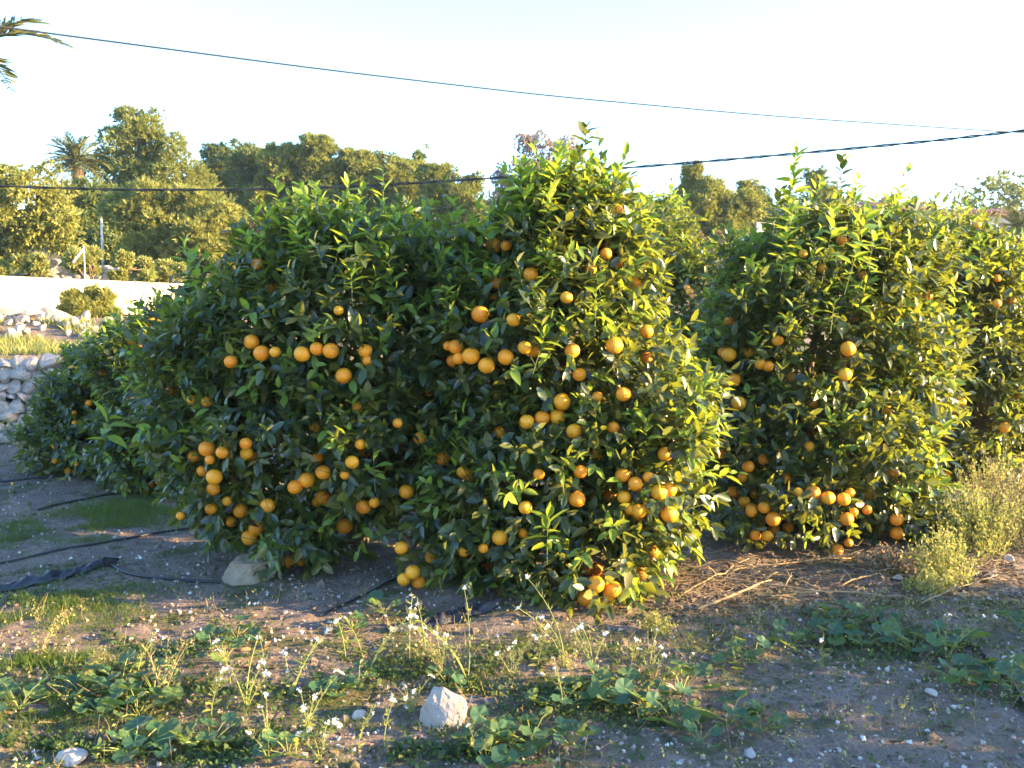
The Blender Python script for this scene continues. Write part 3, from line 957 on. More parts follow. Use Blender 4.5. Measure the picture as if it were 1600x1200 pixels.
# pepper tree by the wall, feathery shrubs
far_tree('pepper_tree', 'drooping yellow green pepper tree above the near end of the cream wall', 'tree',
         [(40, 330, 24, 75, 75), (-30, 310, 24, 70, 60), (85, 350, 24, 45, 45), (20, 395, 24, 50, 35), (-60, 380, 24, 60, 60)], 5, M['feather'], BUSH_T, 0.17, 9000, 60, 0.4, droop=0.7)
far_tree('feathery_shrub', 'big rounded feathery shrub behind the far end of the cream wall', 'shrub',
         [(300, 370, 30, 78, 62), (235, 330, 30, 60, 35), (200, 335, 30, 42, 30), (245, 400, 30, 60, 40), (340, 410, 30, 40, 30)], 270, M['feather'], PINE_T, 0.28, 11000, 61, 0.45, droop=0.1)
far_tree('pine_tree', 'tallest pine with a ragged top, right beside the palm', 'pine tree',
         [(215, 225, 42, 48, 45), (270, 275, 42, 70, 60), (190, 290, 42, 50, 55), (320, 320, 42, 40, 40), (205, 200, 42, 22, 25), (240, 330, 42, 70, 50), (160, 255, 42, 20, 25)], 220, M['pine'], PINE_T, 0.30, 12000, 62, 0.55, PG)
far_tree('dark_shrub', 'dark bushy evergreen in the shade under the tallest pine', 'shrub',
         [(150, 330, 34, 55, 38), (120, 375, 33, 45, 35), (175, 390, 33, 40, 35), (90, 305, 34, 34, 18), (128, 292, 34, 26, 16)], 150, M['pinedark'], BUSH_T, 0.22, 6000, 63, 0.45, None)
px = [((345, 270), [(345, 265, 48, 38, 38), (350, 310, 48, 45, 45)], 'dark round-topped pine next to the tallest pine'),
      ((400, 290), [(400, 275, 46, 42, 42), (410, 330, 46, 50, 40)], 'second pine from the tallest one, leaning against its neighbours'),
      ((440, 270), [(450, 270, 44, 40, 40), (440, 320, 44, 50, 45)], 'broad pine in the middle of the row above the feathery shrub'),
      ((500, 260), [(497, 255, 44, 45, 40), (510, 310, 44, 55, 50)], 'pine with a pale domed top near the middle of the row'),
      ((560, 280), [(560, 275, 44, 40, 35), (570, 320, 44, 50, 45)], 'pine with several small spires on its top'),
      ((625, 285), [(620, 290, 44, 42, 38), (620, 340, 44, 50, 40)], 'pine below the dark cypress tip'),
      ((700, 300), [(690, 300, 42, 45, 35), (710, 330, 42, 52, 50), (670, 345, 42, 45, 35)], 'last pine of the row, its crown sloping down to bare sky')]
for i, ((u, v), lb, label) in enumerate(px):
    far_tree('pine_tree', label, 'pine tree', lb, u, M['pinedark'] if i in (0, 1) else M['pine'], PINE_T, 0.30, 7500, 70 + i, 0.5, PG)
for i, (u, v, h_, label) in enumerate([(595, 255, 22, 'slim pine spire rising left of the dark cypress'), (622, 262, 18, 'smallest slim pine spire in the row top')]):
    far_tree('young_pine', label, 'pine tree', [(u, v + h_ / 2, 46, 9, h_), (u, v + h_ + 10, 46, 14, 18)], u, M['pine'], PINE_T, 0.25, 900, 90 + i, 0.25, PG, trunk=0.08)
far_tree('cypress_tree', 'dark narrow cypress tip standing above the pines', 'cypress',
         [(658, 250, 52, 10, 26), (652, 270, 52, 14, 20), (660, 300, 52, 18, 30)], 657, M['pinedark'], PINE_T, 0.3, 2200, 95, 0.3, trunk=0.12)
far_tree('eucalyptus_tree', 'thin pinkish grey tree with see-through crown behind the tall shoot', 'tree',
         [(838, 235, 40, 34, 30), (885, 240, 40, 22, 28), (830, 290, 40, 40, 50), (880, 300, 40, 30, 40), (790, 290, 40, 25, 30)], 850, M['euc'], BUSH_T, 0.20, 3000, 96, 0.35, droop=0.8, nclump=0.55, trunk=0.10)
far_tree('pine_tree', 'large rounded pine behind the gap, above the dead shrubs', 'pine tree',
         [(1095, 320, 38, 40, 38), (1130, 335, 38, 38, 35), (1080, 285, 38, 15, 20), (1165, 320, 38, 30, 25), (1110, 370, 38, 60, 30)], 1110, M['pine'], PINE_T, 0.28, 9000, 97, 0.45, PG)
far_tree('pine_tree', 'small thin topped pine between the large rounded pine and the tall shoots', 'pine tree',
         [(1165, 310, 44, 20, 22), (1185, 330, 44, 18, 28), (1160, 350, 44, 30, 40)], 1175, M['pine'], PINE_T, 0.26, 3500, 98, 0.35, PG)
far_tree('pine_tree', 'dark pine half hidden behind the sunlit shoots of the fruit-laden tree', 'pine tree',
         [(1270, 290, 44, 18, 18), (1290, 310, 44, 22, 18), (1270, 330, 44, 40, 35)], 1275, M['pinedark'], PINE_T, 0.26, 3000, 99, 0.35, PG)
far_tree('dark_shrub', 'dark evergreen at the edge of the tall bright crown, under the round pine', 'shrub',
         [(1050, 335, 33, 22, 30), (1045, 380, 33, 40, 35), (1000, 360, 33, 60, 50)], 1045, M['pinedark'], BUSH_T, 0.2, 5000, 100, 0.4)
BG = 'dry brown shrubs behind the orchard'
for i, (u, v, d, ru, rv, label) in enumerate([
        (1080, 385, 24, 22, 20, 'dry russet shrub below the large rounded pine'),
        (1118, 388, 23, 18, 20, 'dry russet shrub close beside the grey board'),
        (425, 368, 28, 32, 18, 'low dry brown shrub above the broad dark crown'),
        (395, 395, 26, 22, 22, 'dry reddish shrub between feathery shrub and broad crown'),
        (130, 415, 21, 22, 14, 'small scraggly shrub behind the cream wall near the posts'),
        (30, 425, 20, 40, 14, 'dry grassy bush behind the near end of the wall'),
        (215, 425, 22, 30, 14, 'scraggly yellowish bush over the far half of the cream wall'),
        (270, 432, 23, 26, 12, 'low dry bush at the very end of the cream wall')]):
    wall_side = i >= 4
    rq = rs(900 + i)
    lb_ = [(u + rq.uniform(-ru, ru) * 0.9, v + rq.uniform(-rv, rv) * (1.1 if wall_side else 0.6) - (4 if wall_side else 0), d + rq.uniform(-0.5, 0.5), ru * rq.uniform(0.3, 0.7), rv * rq.uniform(0.4, 0.9)) for _ in range(6)]
    far_tree('dry_shrub', label, 'shrub', lb_, u, M['scrub'] if wall_side else M['brown'], BUSH_T, 0.13, 2600, 110 + i, 0.2, BG, trunk=0.03)
far_tree('wall_bush', 'bright yellow green bush growing in front of the cream wall', 'bush',
         [(135, 490, 13.8, 40, 22), (112, 474, 13.8, 16, 16), (158, 472, 13.8, 14, 20), (135, 466, 13.8, 14, 12), (175, 492, 13.8, 14, 14), (120, 462, 13.8, 8, 10), (150, 460, 13.8, 8, 12), (168, 464, 13.8, 7, 10)], 135, M['scrub'], PINE_T, 0.11, 5500, 120, 0.13, trunk=0.02)
r = rs(15)
for i in range(26):      # a belt of far scrub and trees that closes the view up the slope
    u = -900 + i * 130 + r.uniform(-30, 30)
    if -60 < u < 1400 and i % 2 and False: continue
    d = r.uniform(58, 75)
    p = at(u, 400, d); zt = hz(p[0], p[1])
    vb = 466 - (zt - CZ) / d * F_PX
    hh = r.uniform(20, 38) if 0 < u < 1500 else r.uniform(35, 60)
    far_tree('hill_tree', 'distant evergreen in the belt of trees along the top of the slope', 'tree',
             [(u, vb - hh * 0.5, d, r.uniform(50, 75), hh)], u, M['pinedark'] if i % 3 else M['pine'], BUSH_T, 0.6, 500, 130 + i, 0.8, 'distant trees along the slope')

# palms
def frond_mesh(name, ln, seed, npair=38, droop=0.55):
    r = rs(seed)
    t = np.linspace(0, 1, 14)
    pts = np.stack([np.zeros(14), ln * t * (1 - 0.18 * t), ln * (0.25 * t - droop * t ** 2.2)], 1)
    V, Fs = tube(pts, np.linspace(0.028, 0.006, 14) * ln / 2.4, 5)
    ch = [(V, Fs, 1)]
    LV = []; LF = []
    for k in range(npair):
        f = 0.14 + 0.85 * k / (npair - 1)
        i = f * 13; a = int(min(12, i)); p = pts[a] + (pts[a + 1] - pts[a]) * (i - a)
        tg = norm(pts[a + 1] - pts[a])
        ll = ln * 0.20 * math.sin(PI * (0.12 + 0.80 * f)) * r.uniform(0.85, 1.1)
        for s in (-1, 1):
            d = norm(tg * 0.75 + np.array([s * 0.8, 0, r.uniform(0.0, 0.35)]))
            wv = norm(np.cross(d, np.array([0, 0, 1.0]) + r.randn(3) * 0.5)) * 0.014 * ln / 2.4 * 1.3
            q = len(LV); e = p + d * ll + np.array([0, 0, -0.12 * ll]); m = p + d * ll * 0.5 + np.array([0, 0, 0.02 * ll])
            LV += [p - wv * 0.5, p + wv * 0.5, m + wv, e, m - wv]; LF.append((q, q + 1, q + 2, q + 3, q + 4))
    ch.append((np.array(LV), [np.array(LF)], 0))
    return mesh_from(name, ch, [M['palm'], M['twig']])


def palm(label, x, y, ztop, ln, nf, seed, trunk_r=0.22, emin=-0.5):
    r = rs(seed)
    zb = hz(x, y)
    root = thing('palm_tree', label, 'palm tree', (x, y, zb))
    h = ztop - zb
    zz = np.linspace(-0.2, h, 22)
    V, Fs = tube(np.stack([0.06 * np.sin(zz * 0.6), zz * 0, zz], 1), trunk_r * (1 + 0.09 * (np.arange(22) % 2)), 10)
    link('trunk', mesh_from('trunk', [(V, Fs, 0)], [M['palmbark']]), root)
    fm = [frond_mesh('frond', ln, seed + k, 38, (0.35, 0.55, 0.75)[k]) for k in range(3)]
    for i in range(nf):
        a = i * 2.399; e = emin + (1.35 - emin) * ((i + 0.5) / nf)
        link('frond', fm[0 if e > 0.6 else (1 if e > 0 else 2)], root, (0.06 * math.sin(h * 0.6), 0, h), (e * 0.92, r.uniform(-0.3, 0.3), a), (1, 1, 1))
    return root


p = at(118, 258, 36)
palm('palm tree with an arching crown between pepper tree and tallest pine', p[0], 36, p[2], 1.5, 40, 200, 0.2)
p = at(1592, 362, 30)
palm('dark bluish palm beside the far house roof, past the orchard', p[0], 30, p[2], 1.1, 30, 210, 0.2)
p = at(-92, 112, 13)
palm('near palm whose frond tips reach in at the corner', p[0], 13, p[2], 1.9, 14, 223, 0.2, 0.42)

# ------------------------------------------------------------------ the air
hzm = bpy.data.materials.new('haze_air'); hzm.use_nodes = True
hn = hzm.node_tree; hn.nodes.remove(hn.nodes['Principled BSDF'])
pv = hn.nodes.new('ShaderNodeVolumePrincipled')
pv.inputs['Color'].default_value = (0.72, 0.86, 1.0, 1); pv.inputs['Density'].default_value = HAZE; pv.inputs['Anisotropy'].default_value = 0.5
hn.links.new(pv.outputs[0], hn.nodes['Material Output'].inputs['Volume'])
V, Fs = box(-70, 70, -12, 90, -1.6, 17.5)
if HAZE > 0: tag(link('haze', mesh_from('haze', [(V, Fs, 0)], [hzm], False)), kind='stuff')

# ------------------------------------------------------------------ houses, posts, board
def house(label, u0, u1, v_eave, v_ridge, d, seed, chimney=None):
    a = at(u0, v_eave, d); b = at(u1, v_eave, d)
    zr = at(u0, v_ridge, d)[2]
    x0, x1 = a[0], b[0]; cx = (x0 + x1) / 2; zb = hz(cx, d) - 0.3
    root = thing('house', label, 'house', (cx, d, zb))
    hw = (x1 - x0) / 2; dp = 5.0; ze = a[2] - zb; zr -= zb
    V, Fs = box(-hw + 0.3, hw - 0.3, 0.35, dp - 0.35, 0, ze - 0.02)
    link('wall', mesh_from('wall', [(V, Fs, 0)], [M['housewall']], False), root)
    V = np.array([(-hw, 0, ze), (hw, 0, ze), (hw, dp, ze), (-hw, dp, ze), (-hw + 1.2, dp / 2, zr), (hw - 1.2, dp / 2, zr),
                  (-hw, 0, ze - 0.12), (hw, 0, ze - 0.12), (hw, dp, ze - 0.12), (-hw, dp, ze - 0.12)])
    q4 = [(0, 1, 5, 4), (2, 3, 4, 5), (6, 9, 8, 7), (0, 6, 7, 1), (1, 7, 8, 2), (2, 8, 9, 3), (3, 9, 6, 0)]
    rf = link('roof', mesh_from('roof', [(V, [np.array(q4), np.array([(1, 2, 5), (3, 0, 4)])], 0)], [M['roof']], False), root)
    ch = []
    nrib = int(2 * (hw - 1.2) / 0.25)
    for k in range(nrib):
        xx = -hw + 1.25 + k * 0.25
        V, Fs = tube(np.array([(xx, -0.02, ze + 0.02), (xx, dp / 2, zr + 0.02)]), 0.055, 6); ch.append((V, Fs, 0))
    tag(link('roof_tile', mesh_from('roof_tile', ch, [M['roof']]), rf), kind='stuff')
    for k in range(3):
        xx = -hw * 0.6 + k * hw * 0.6
        V, Fs = box(xx - 0.4, xx + 0.4, 0.28, 0.346, ze - 1.5, ze - 0.5)
        wd_ = link('window', mesh_from('window', [(V, Fs, 0)], [M['paint']], False), root)
        V, Fs = box(xx - 0.34, xx + 0.34, 0.25, 0.277, ze - 1.44, ze - 0.56)
        link('pane', mesh_from('pane', [(V, Fs, 0)], [M['glass']], False), wd_)
    if chimney:
        c = at(chimney[0], chimney[1], d)
        V, Fs = box(c[0] - cx - 0.22, c[0] - cx + 0.22, dp / 2 - 0.25, dp / 2 + 0.25, ze, c[2] - zb)
        link('chimney', mesh_from('chimney', [(V, Fs, 0)], [M['roof']], False), rf)
    return root


house('low house with terracotta roof and chimney beyond the orange crowns', 1330, 1450, 325, 309, 44, 1, (1417, 303))
house('long low house with flat brown roofline beside the bluish palm', 1462, 1640, 332, 321, 50, 2)

bp = at(1182, 385, 21)
bt = thing('board_sign', 'grey square board mounted on a pale post behind the gap', 'board', (bp[0], 21, hz(bp[0], 21)), rot=(0, 0, 0.5))
z1 = at(0, 410, 21)[2] - hz(bp[0], 21)
V, Fs = box(-0.02, 0.48, -0.02, 0.02, at(0, 382, 21)[2] - hz(bp[0], 21), at(0, 347, 21)[2] - hz(bp[0], 21))
link('panel', mesh_from('panel', [(V, Fs, 0)], [M['greyboard']], False), bt)
V, Fs = tube(np.array([(0.23, 0.05, -0.2), (0.23, 0.05, at(0, 360, 21)[2] - hz(bp[0], 21))]), 0.03, 8)
link('brace', mesh_from('brace', [(V, Fs, 0)], [M['greyboard']]), bt)
for u, v0, d, rr_, label in [(1162, 369, 20.5, 0.045, 'pale upright post standing before the grey board'),
                             (131, 384, 20, 0.010, 'thin upright metal post behind the cream wall'),
                             (158, 337, 31, 0.035, 'whitish slender post in the shade beside the feathery shrub')]:
    p = at(u, v0, d)
    zb = hz(p[0], d)
    V, Fs = tube(np.array([(0, 0, -0.2), (0, 0, p[2] - zb)]), rr_, 8)
    tag(link('post', mesh_from('post', [(V, Fs, 0)], [M['paint']]), None, (p[0], d, zb)), label, 'post')
p = at(131, 388, 20); q = at(114, 410, 19.5)
V, Fs = tube(np.array([p, q]), 0.02, 6)
tag(link('stay_rod', mesh_from('stay_rod', [(V, Fs, 0)], [M['paint']])), 'slanting rod propped against the thin metal post', 'rod')
# low stone wall behind the cream wall
p = at(75, 428, 25); q = at(190, 428, 25)
lw = thing('low_stone_wall', 'low grey stone wall just above the top of the cream wall', 'wall', (p[0], 25, hz(p[0], 25)))
r = rs(8)
zt = at(0, 412, 25)[2] - hz(p[0], 25)
x = 0; Lw = q[0] - p[0]
while x < Lw:
    wst = r.uniform(0.18, 0.34)
    for zz in np.arange(-0.1, zt * (1 - 0.3 * x / Lw), 0.17):
        link('stone', stone_meshes[r.randint(9)], lw, (x + wst / 2, 0, zz), (0, r.uniform(-0.3, 0.3), r.uniform(-0.3, 0.3)), (wst * 0.62, 0.15, 0.12))
    x += wst

# ------------------------------------------------------------------ overhead cables
def cable(name, label, pts, rad, twist=False):
    P = np.array([at(u, v, d) for u, v, d in pts])
    t = np.linspace(0, 1, len(P)); tt = np.linspace(0, 1, 160)
    Q = np.stack([np.interp(tt, t, P[:, k]) for k in range(3)], 1)
    for _ in range(30): Q[1:-1] = (Q[:-2] + 2 * Q[1:-1] + Q[2:]) / 4
    tag(link(name, mesh_from(name, [(*tube(Q, rad, 6), 0)], [M['cable']])), label, 'cable')
    return Q


cable('overhead_cable', 'upper thin overhead cable slanting across the empty sky', [(-700, -60, 9), (0, 42, 12), (500, 108, 14), (850, 149, 16), (1200, 181, 18), (1540, 204, 20), (1700, 213, 21), (2400, 240, 25)], 0.0125)
Pm = [(-700, 262, 20), (0, 291, 22), (200, 297, 22), (400, 296, 22), (560, 291, 22), (720, 282, 21.5), (920, 267, 21), (1120, 251, 20.5), (1300, 235, 20), (1470, 219, 19.5), (1600, 204, 19), (2300, 120, 15)]
P = np.array([at(u, v, d) for u, v, d in Pm]); t = np.linspace(0, 1, len(P)); tt = np.linspace(0, 1, 500)
Q = np.stack([np.interp(tt, t, P[:, k]) for k in range(3)], 1)
for _ in range(150): Q[1:-1] = (Q[:-2] + 2 * Q[1:-1] + Q[2:]) / 4
low = thing('bundled_cable', 'lower thick twisted overhead cable passing before the pines', 'cable', (0, 20, 5))
for k in range(2):
    a = np.linspace(0, 120, 500) + k * PI
    W = Q + np.stack([a * 0, np.cos(a), np.sin(a)], 1) * 0.016 - np.array([0, 20, 5])
    link('strand', mesh_from('strand', [(*tube(W, 0.015, 5), 0)], [M['cable']]), low)
cable('thin_line', 'faint hair-thin line in the sky above the palm', [(-300, 140, 40), (0, 190, 40), (90, 209, 42), (200, 240, 42)], 0.008)

# ------------------------------------------------------------------ ground clutter
def hose(label, pts, rad=0.008, lift=0.006):
    G = np.array([ground_at(u, v) for u, v in pts])
    n = max(20, int(np.linalg.norm(np.diff(G[:, :2], axis=0), axis=1).sum() / 0.05))
    t = np.linspace(0, 1, len(G)); tt = np.linspace(0, 1, n)
    x = np.interp(tt, t, G[:, 0]); y = np.interp(tt, t, G[:, 1])
    for _ in range(8):
        x[1:-1] = (x[:-2] + 2 * x[1:-1] + x[2:]) / 4; y[1:-1] = (y[:-2] + 2 * y[1:-1] + y[2:]) / 4
    z = height(x, y)
    for _ in range(3): z[1:-1] = (z[:-2] + 2 * z[1:-1] + z[2:]) / 4
    Pp = np.stack([x, y, z + lift + rad * 0.5], 1)
    tag(link('irrigation_hose', mesh_from('irrigation_hose', [(*tube(Pp, rad, 6), 0)], [M['hose']])), label, 'hose')


hose('black hose running from the shaded grass to under the broad tree', [(-60, 890), (60, 868), (160, 852), (260, 833), (360, 822), (460, 818)])
hose('black hose lying from the torn sheet to the tan rock', [(160, 872), (175, 888), (200, 900), (260, 908), (345, 912)], 0.008)
hose('farthest black hose, under the smallest orange tree', [(-40, 757), (60, 748), (140, 742), (220, 738)], 0.010)
hose('black hose ending in the shade right of the smallest tree', [(60, 798), (110, 786), (180, 772), (260, 768)], 0.009)
hose('black hose curving out through the mallow at the edge', [(1500, 1000), (1530, 1020), (1575, 1060), (1600, 1100), (1620, 1150)], 0.009)
hose('black hose bending beneath the drooping branches of the broad tree', [(500, 965), (560, 935), (600, 915), (640, 900)], 0.007)


def sheet(label, pts, width, seed):
    r = rs(seed)
    G = np.array([ground_at(u, v) for u, v in pts]); n = 46
    t = np.linspace(0, 1, len(G)); tt = np.linspace(0, 1, n)
    x = np.interp(tt, t, G[:, 0]); y = np.interp(tt, t, G[:, 1])
    V = []
    nw = 9
    for i in range(n):
        wd_ = width * (0.5 + 0.9 * vnoise(i * 0.22, 0, seed)) * min(1, 3 * min(i, n - 1 - i) / n + 0.25)
        for j in range(nw):
            yy = y[i] + (j / (nw - 1) - 0.5) * wd_; xx = x[i]
            V.append((xx, yy, hz(xx, yy) + 0.012 + 0.05 * float(vnoise(i * 0.5, j * 0.7, seed + 3)) * math.sin(PI * j / (nw - 1))))
    Fq = [(i * nw + j, i * nw + j + 1, (i + 1) * nw + j + 1, (i + 1) * nw + j) for i in range(n - 1) for j in range(nw - 1)]
    tag(link('plastic_sheet', mesh_from('plastic_sheet', [(np.array(V), [np.array(Fq)], 0)], [M['sheet']])), label, 'plastic sheet')


sheet('torn strip of black plastic sheet lying in the shaded grass', [(-30, 928), (60, 912), (120, 898), (185, 880)], 0.16, 300)
sheet('crumpled black plastic strip under the tall sunlit tree', [(610, 990), (680, 975), (730, 962), (780, 948)], 0.13, 301)

def hull_rock(name, pts, mat, seed, cuts=7, amp=0.008):
    import bmesh
    bm = bmesh.new()
    for q in pts: bm.verts.new(q)
    bmesh.ops.convex_hull(bm, input=bm.verts)
    for v in [v for v in bm.verts if not v.link_faces]: bm.verts.remove(v)
    bmesh.ops.subdivide_edges(bm, edges=bm.edges[:], cuts=cuts, use_grid_fill=True)
    bm.normal_update()
    for v in bm.verts:
        c = v.co * 28
        k = float(fbm(c.x + c.z * 0.8 + seed, c.y - c.z * 0.6, seed, 4)) - 0.45
        c2 = v.co * 90
        k2 = float(fbm(c2.x + c2.z, c2.y - c2.z, seed + 4, 2)) - 0.4
        v.co += v.normal * (amp * 2.2 * k + amp * 0.5 * k2)
    me = bpy.data.meshes.new(name); bm.to_mesh(me); bm.free(); me.materials.append(mat)
    return me


p = ground_at(387, 912)
o = link('tan_rock', hull_rock('tan_rock', [(-.15, 0, -.04), (-.145, -.03, .02), (-.10, -.04, .10), (.02, -.07, .105), (.145, -.01, .10), (.0, .12, .125), (-.08, .1, .115), (.12, .1, .09),
                                            (.05, -.07, -.03), (-.1, -.08, -.04), (.12, .05, -.04), (.13, -.02, .04), (0, .15, -.04)], M['tanrock'], 41, 7, 0.010), None, (p[0], p[1] + 0.06, p[2] + 0.005))
tag(o, 'tan angular rock at the foot of the broad tree, sunlit on top', 'rock')
p = ground_at(692, 1132)
o = link('white_rock', hull_rock('white_rock', [(-.085, 0, .03), (-.065, -.03, .07), (-.035, .02, .12), (.0, .0, .13), (.03, -.03, .10), (.075, -.01, .085), (.092, .02, .04), (.07, -.05, -.03), (-.02, -.075, -.03),
                                                (-.085, -.03, -.03), (0, .08, .06), (.06, .07, .02), (-.06, .06, .02), (0, .06, -.03), (.025, -.065, .045), (-.01, -.05, .08)], M['whiterock'], 43, 7, 0.008), None, (p[0], p[1] + 0.03, p[2] + 0.005))
tag(o, 'bright white rock in the foreground weeds', 'rock')

r = rs(500)
named = [(560, 1120, .035, 'pale flat stone just beside the white rock'), (110, 1190, .06, 'grey flat stone at the near corner of the weeds'), (745, 1045, .03, 'small grey stone among the weeds above the white rock'),
         (205, 1000, .02, 'small white stone in the grass near the torn sheet'), (1403, 905, .035, 'pale stone under the bushy yellow weeds'), (1470, 900, .03, 'pale flat stone at the foot of the tallest yellow weeds'),
         (1575, 875, .05, 'brown rounded stone at the edge past the yellow weeds'), (1455, 1085, .03, 'long white stone lying on the mossy soil'), (1300, 1010, .02, 'rusty brown pebble on bare soil before the dead branches'),
         (525, 1135, .03, 'pale grey stone under the flowering weeds'), (845, 1055, .022, 'small pale stone in the middle of the weeds'), (1045, 1075, .025, 'white pebble beside the mallow patch'),
         (1170, 1180, .03, 'rounded grey pebble at the lower edge')]
for i, (u, v, s, lb) in enumerate(named):
    p = ground_at(u, v)
    o = link('stone', rock_mesh('stone', M['stone'], 600 + i, (s, s * 0.75, s * 0.5), 0.4, 3, 8), None, (p[0], p[1], p[2] + s * 0.22), (0, 0, r.uniform(0, 6)))
    tag(o, lb, 'stone')

# gravel, litter, straw, grass and ground cover
def ground_pts(n, r, umin=-60, umax=1660, vmin=720, vmax=1215, power=1.0):
    # uniform over the ground seen by the camera, weighted to what is near
    y = 3.0 + (11.0 - 3.0) * r.rand(n * 2) ** 1.3
    x = r.uniform(-0.62, 0.62, n * 2) * y
    return x[:n], y[:n]


def scat_rot(n, r, tilt=PI):
    D = norm(r.randn(n, 3)); return frames(D, norm(r.randn(n, 3)))


OCT = (np.array([(1, 0.1, 0), (-0.2, 1, 0.1), (-1, 0, -0.1), (0.2, -0.9, 0), (0.1, 0.1, 0.8), (0, 0, -0.7)]), [np.array([(0, 1, 4), (1, 2, 4), (2, 3, 4), (3, 0, 4), (1, 0, 5), (2, 1, 5), (3, 2, 5), (0, 3, 5)])])
r = rs(501)
n = 25000
x, y = ground_pts(n, r)
s = 0.0026 + 0.014 * r.rand(n) ** 4.5
Tg = np.stack([x, y, height(x, y) + s * 0.2], 1)
tp = ICO1
R = scat_rot(n, r) * s[:, None, None] * r.uniform(0.6, 1.2, (n, 1, 3))
o = link('gravel', mesh_from('gravel', [scatter(OCT, R, Tg)], [M['gravel']], False))
tag(o, 'small pale stones and grit scattered over the bare soil', 'gravel', kind='stuff')

# leaf litter
n = 7500
x, y = ground_pts(n, r)
cl = r.rand(n) < 0.55
tx = r.choice([0.9, 1.6, 2.3, 0.5, 2.9], n); x = np.where(cl, tx + r.randn(n) * 0.55, x); y = np.where(cl, 5.2 + r.randn(n) * 0.35, y)
Tl = np.stack([x, y, height(x, y) + 0.004], 1)
D = norm(np.stack([r.randn(n), r.randn(n), r.randn(n) * 0.22], 1))
R = frames(D, np.array([0, 0, 1.0]) + r.randn(n, 3) * 0.35) * (0.018 + 0.035 * r.rand(n))[:, None, None]
o = link('leaf_litter', mesh_from('leaf_litter', [scatter(LO_T[3], R, Tl)], [M['litter']]))
tag(o, 'dry fallen leaves scattered over the soil', 'leaf litter', kind='stuff')

# straw
def sticks(n, cx, cy, sx, sy, lmin, lmax, rad, r, lift):
    ch = []
    for i in range(n):
        a = r.normal(0.15, 0.9); L = r.uniform(lmin, lmax)
        x0 = cx + r.randn() * sx; y0 = cy + r.randn() * sy
        m = 5; tt = np.linspace(-0.5, 0.5, m)
        bend = r.uniform(-0.15, 0.15) * L
        xs = x0 + np.cos(a) * tt * L - np.sin(a) * bend * (tt * 2) ** 2; ys = y0 + np.sin(a) * tt * L + np.cos(a) * bend * (tt * 2) ** 2
        zs = height(xs, ys) + rad + r.uniform(0, lift) + np.abs(tt) * r.uniform(0, lift)
        V, Fs = tube(np.stack([xs, ys, zs], 1), rad * np.linspace(1, 0.5, m), 4, False)
        ch.append((V, Fs, 0))
    return ch


r = rs(502)
ch = sticks(240, 1.45, 5.35, 0.55, 0.22, 0.06, 0.34, 0.0014, r, 0.05) + sticks(200, 0.9, 4.98, 0.25, 0.15, 0.04, 0.2, 0.0014, r, 0.06) + \
    sticks(150, 2.35, 5.6, 0.3, 0.15, 0.05, 0.3, 0.002, r, 0.07) + sticks(600, 0, 4.2, 1.6, 0.7, 0.03, 0.13, 0.0013, r, 0.012)
o = link('straw', mesh_from('straw', ch, [M['straw']]))
tag(o, 'thin dry straw strewn between the trees and the weeds', 'straw', kind='stuff')
brs = [((1090, 960), (1190, 930), (1205, 915), .008, 'thick pale dead branch with a hooked end'), ((1050, 900), (1150, 925), (1300, 935), .007, 'reddish dead branch below the hanging fruit'),
       ((1220, 930), (1350, 938), (1425, 945), .005, 'long straight pale dead stalk before the mallow patch'), ((1130, 905), (1220, 890), (1330, 880), .006, 'dead branch reaching under the fruit-laden tree'),
       ((1060, 940), (1120, 915), (1170, 880), .005, 'slanting dead twig in the brush heap'), ((1310, 925), (1350, 912), (1390, 905), .005, 'short pale broken stalk close to the dry grass tuft'),
       ((1120, 880), (1260, 915), (1310, 950), .006, 'rust coloured dead branch crossing the brush heap'), ((1440, 950), (1500, 930), (1560, 905), .004, 'bent grey twig on the mossy soil at the edge'),
       ((315, 960), (335, 962), (350, 965), .004, 'short tan stick on the bare soil left of the flowers'), ((730, 1170), (760, 1160), (800, 1155), .006, 'grey weathered stick beside the white rock')]
for k, (a, b, c, rad, lb) in enumerate(brs):
    A, B, Cc = (ground_at(*q) for q in (a, b, c))
    pts = bez(A, B, Cc, 9); pts[:, 2] = height(pts[:, 0], pts[:, 1]) + rad + 0.02 + 0.02 * np.sin(np.linspace(0, 3, 9))
    root = thing('dead_branch', lb, 'branch', A)
    V, Fs = tube(pts - A, np.linspace(rad, rad * 0.45, 9), 6)
    link('stick', mesh_from('stick', [(V, Fs, 0)], [M['drystem']]), root)
    for j in range(3):
        a0 = pts[2 + 2 * j]; e = a0 + np.array([r.uniform(-0.08, 0.12), r.uniform(-0.1, 0.1), r.uniform(0.0, 0.06)])
        V, Fs = tube(bez(a0, (a0 + e) / 2 + (0, 0, 0.02), e, 4) - A, np.linspace(rad * 0.5, rad * 0.2, 4), 4)
        link('side_twig', mesh_from('side_twig', [(V, Fs, 0)], [M['drystem']]), root)

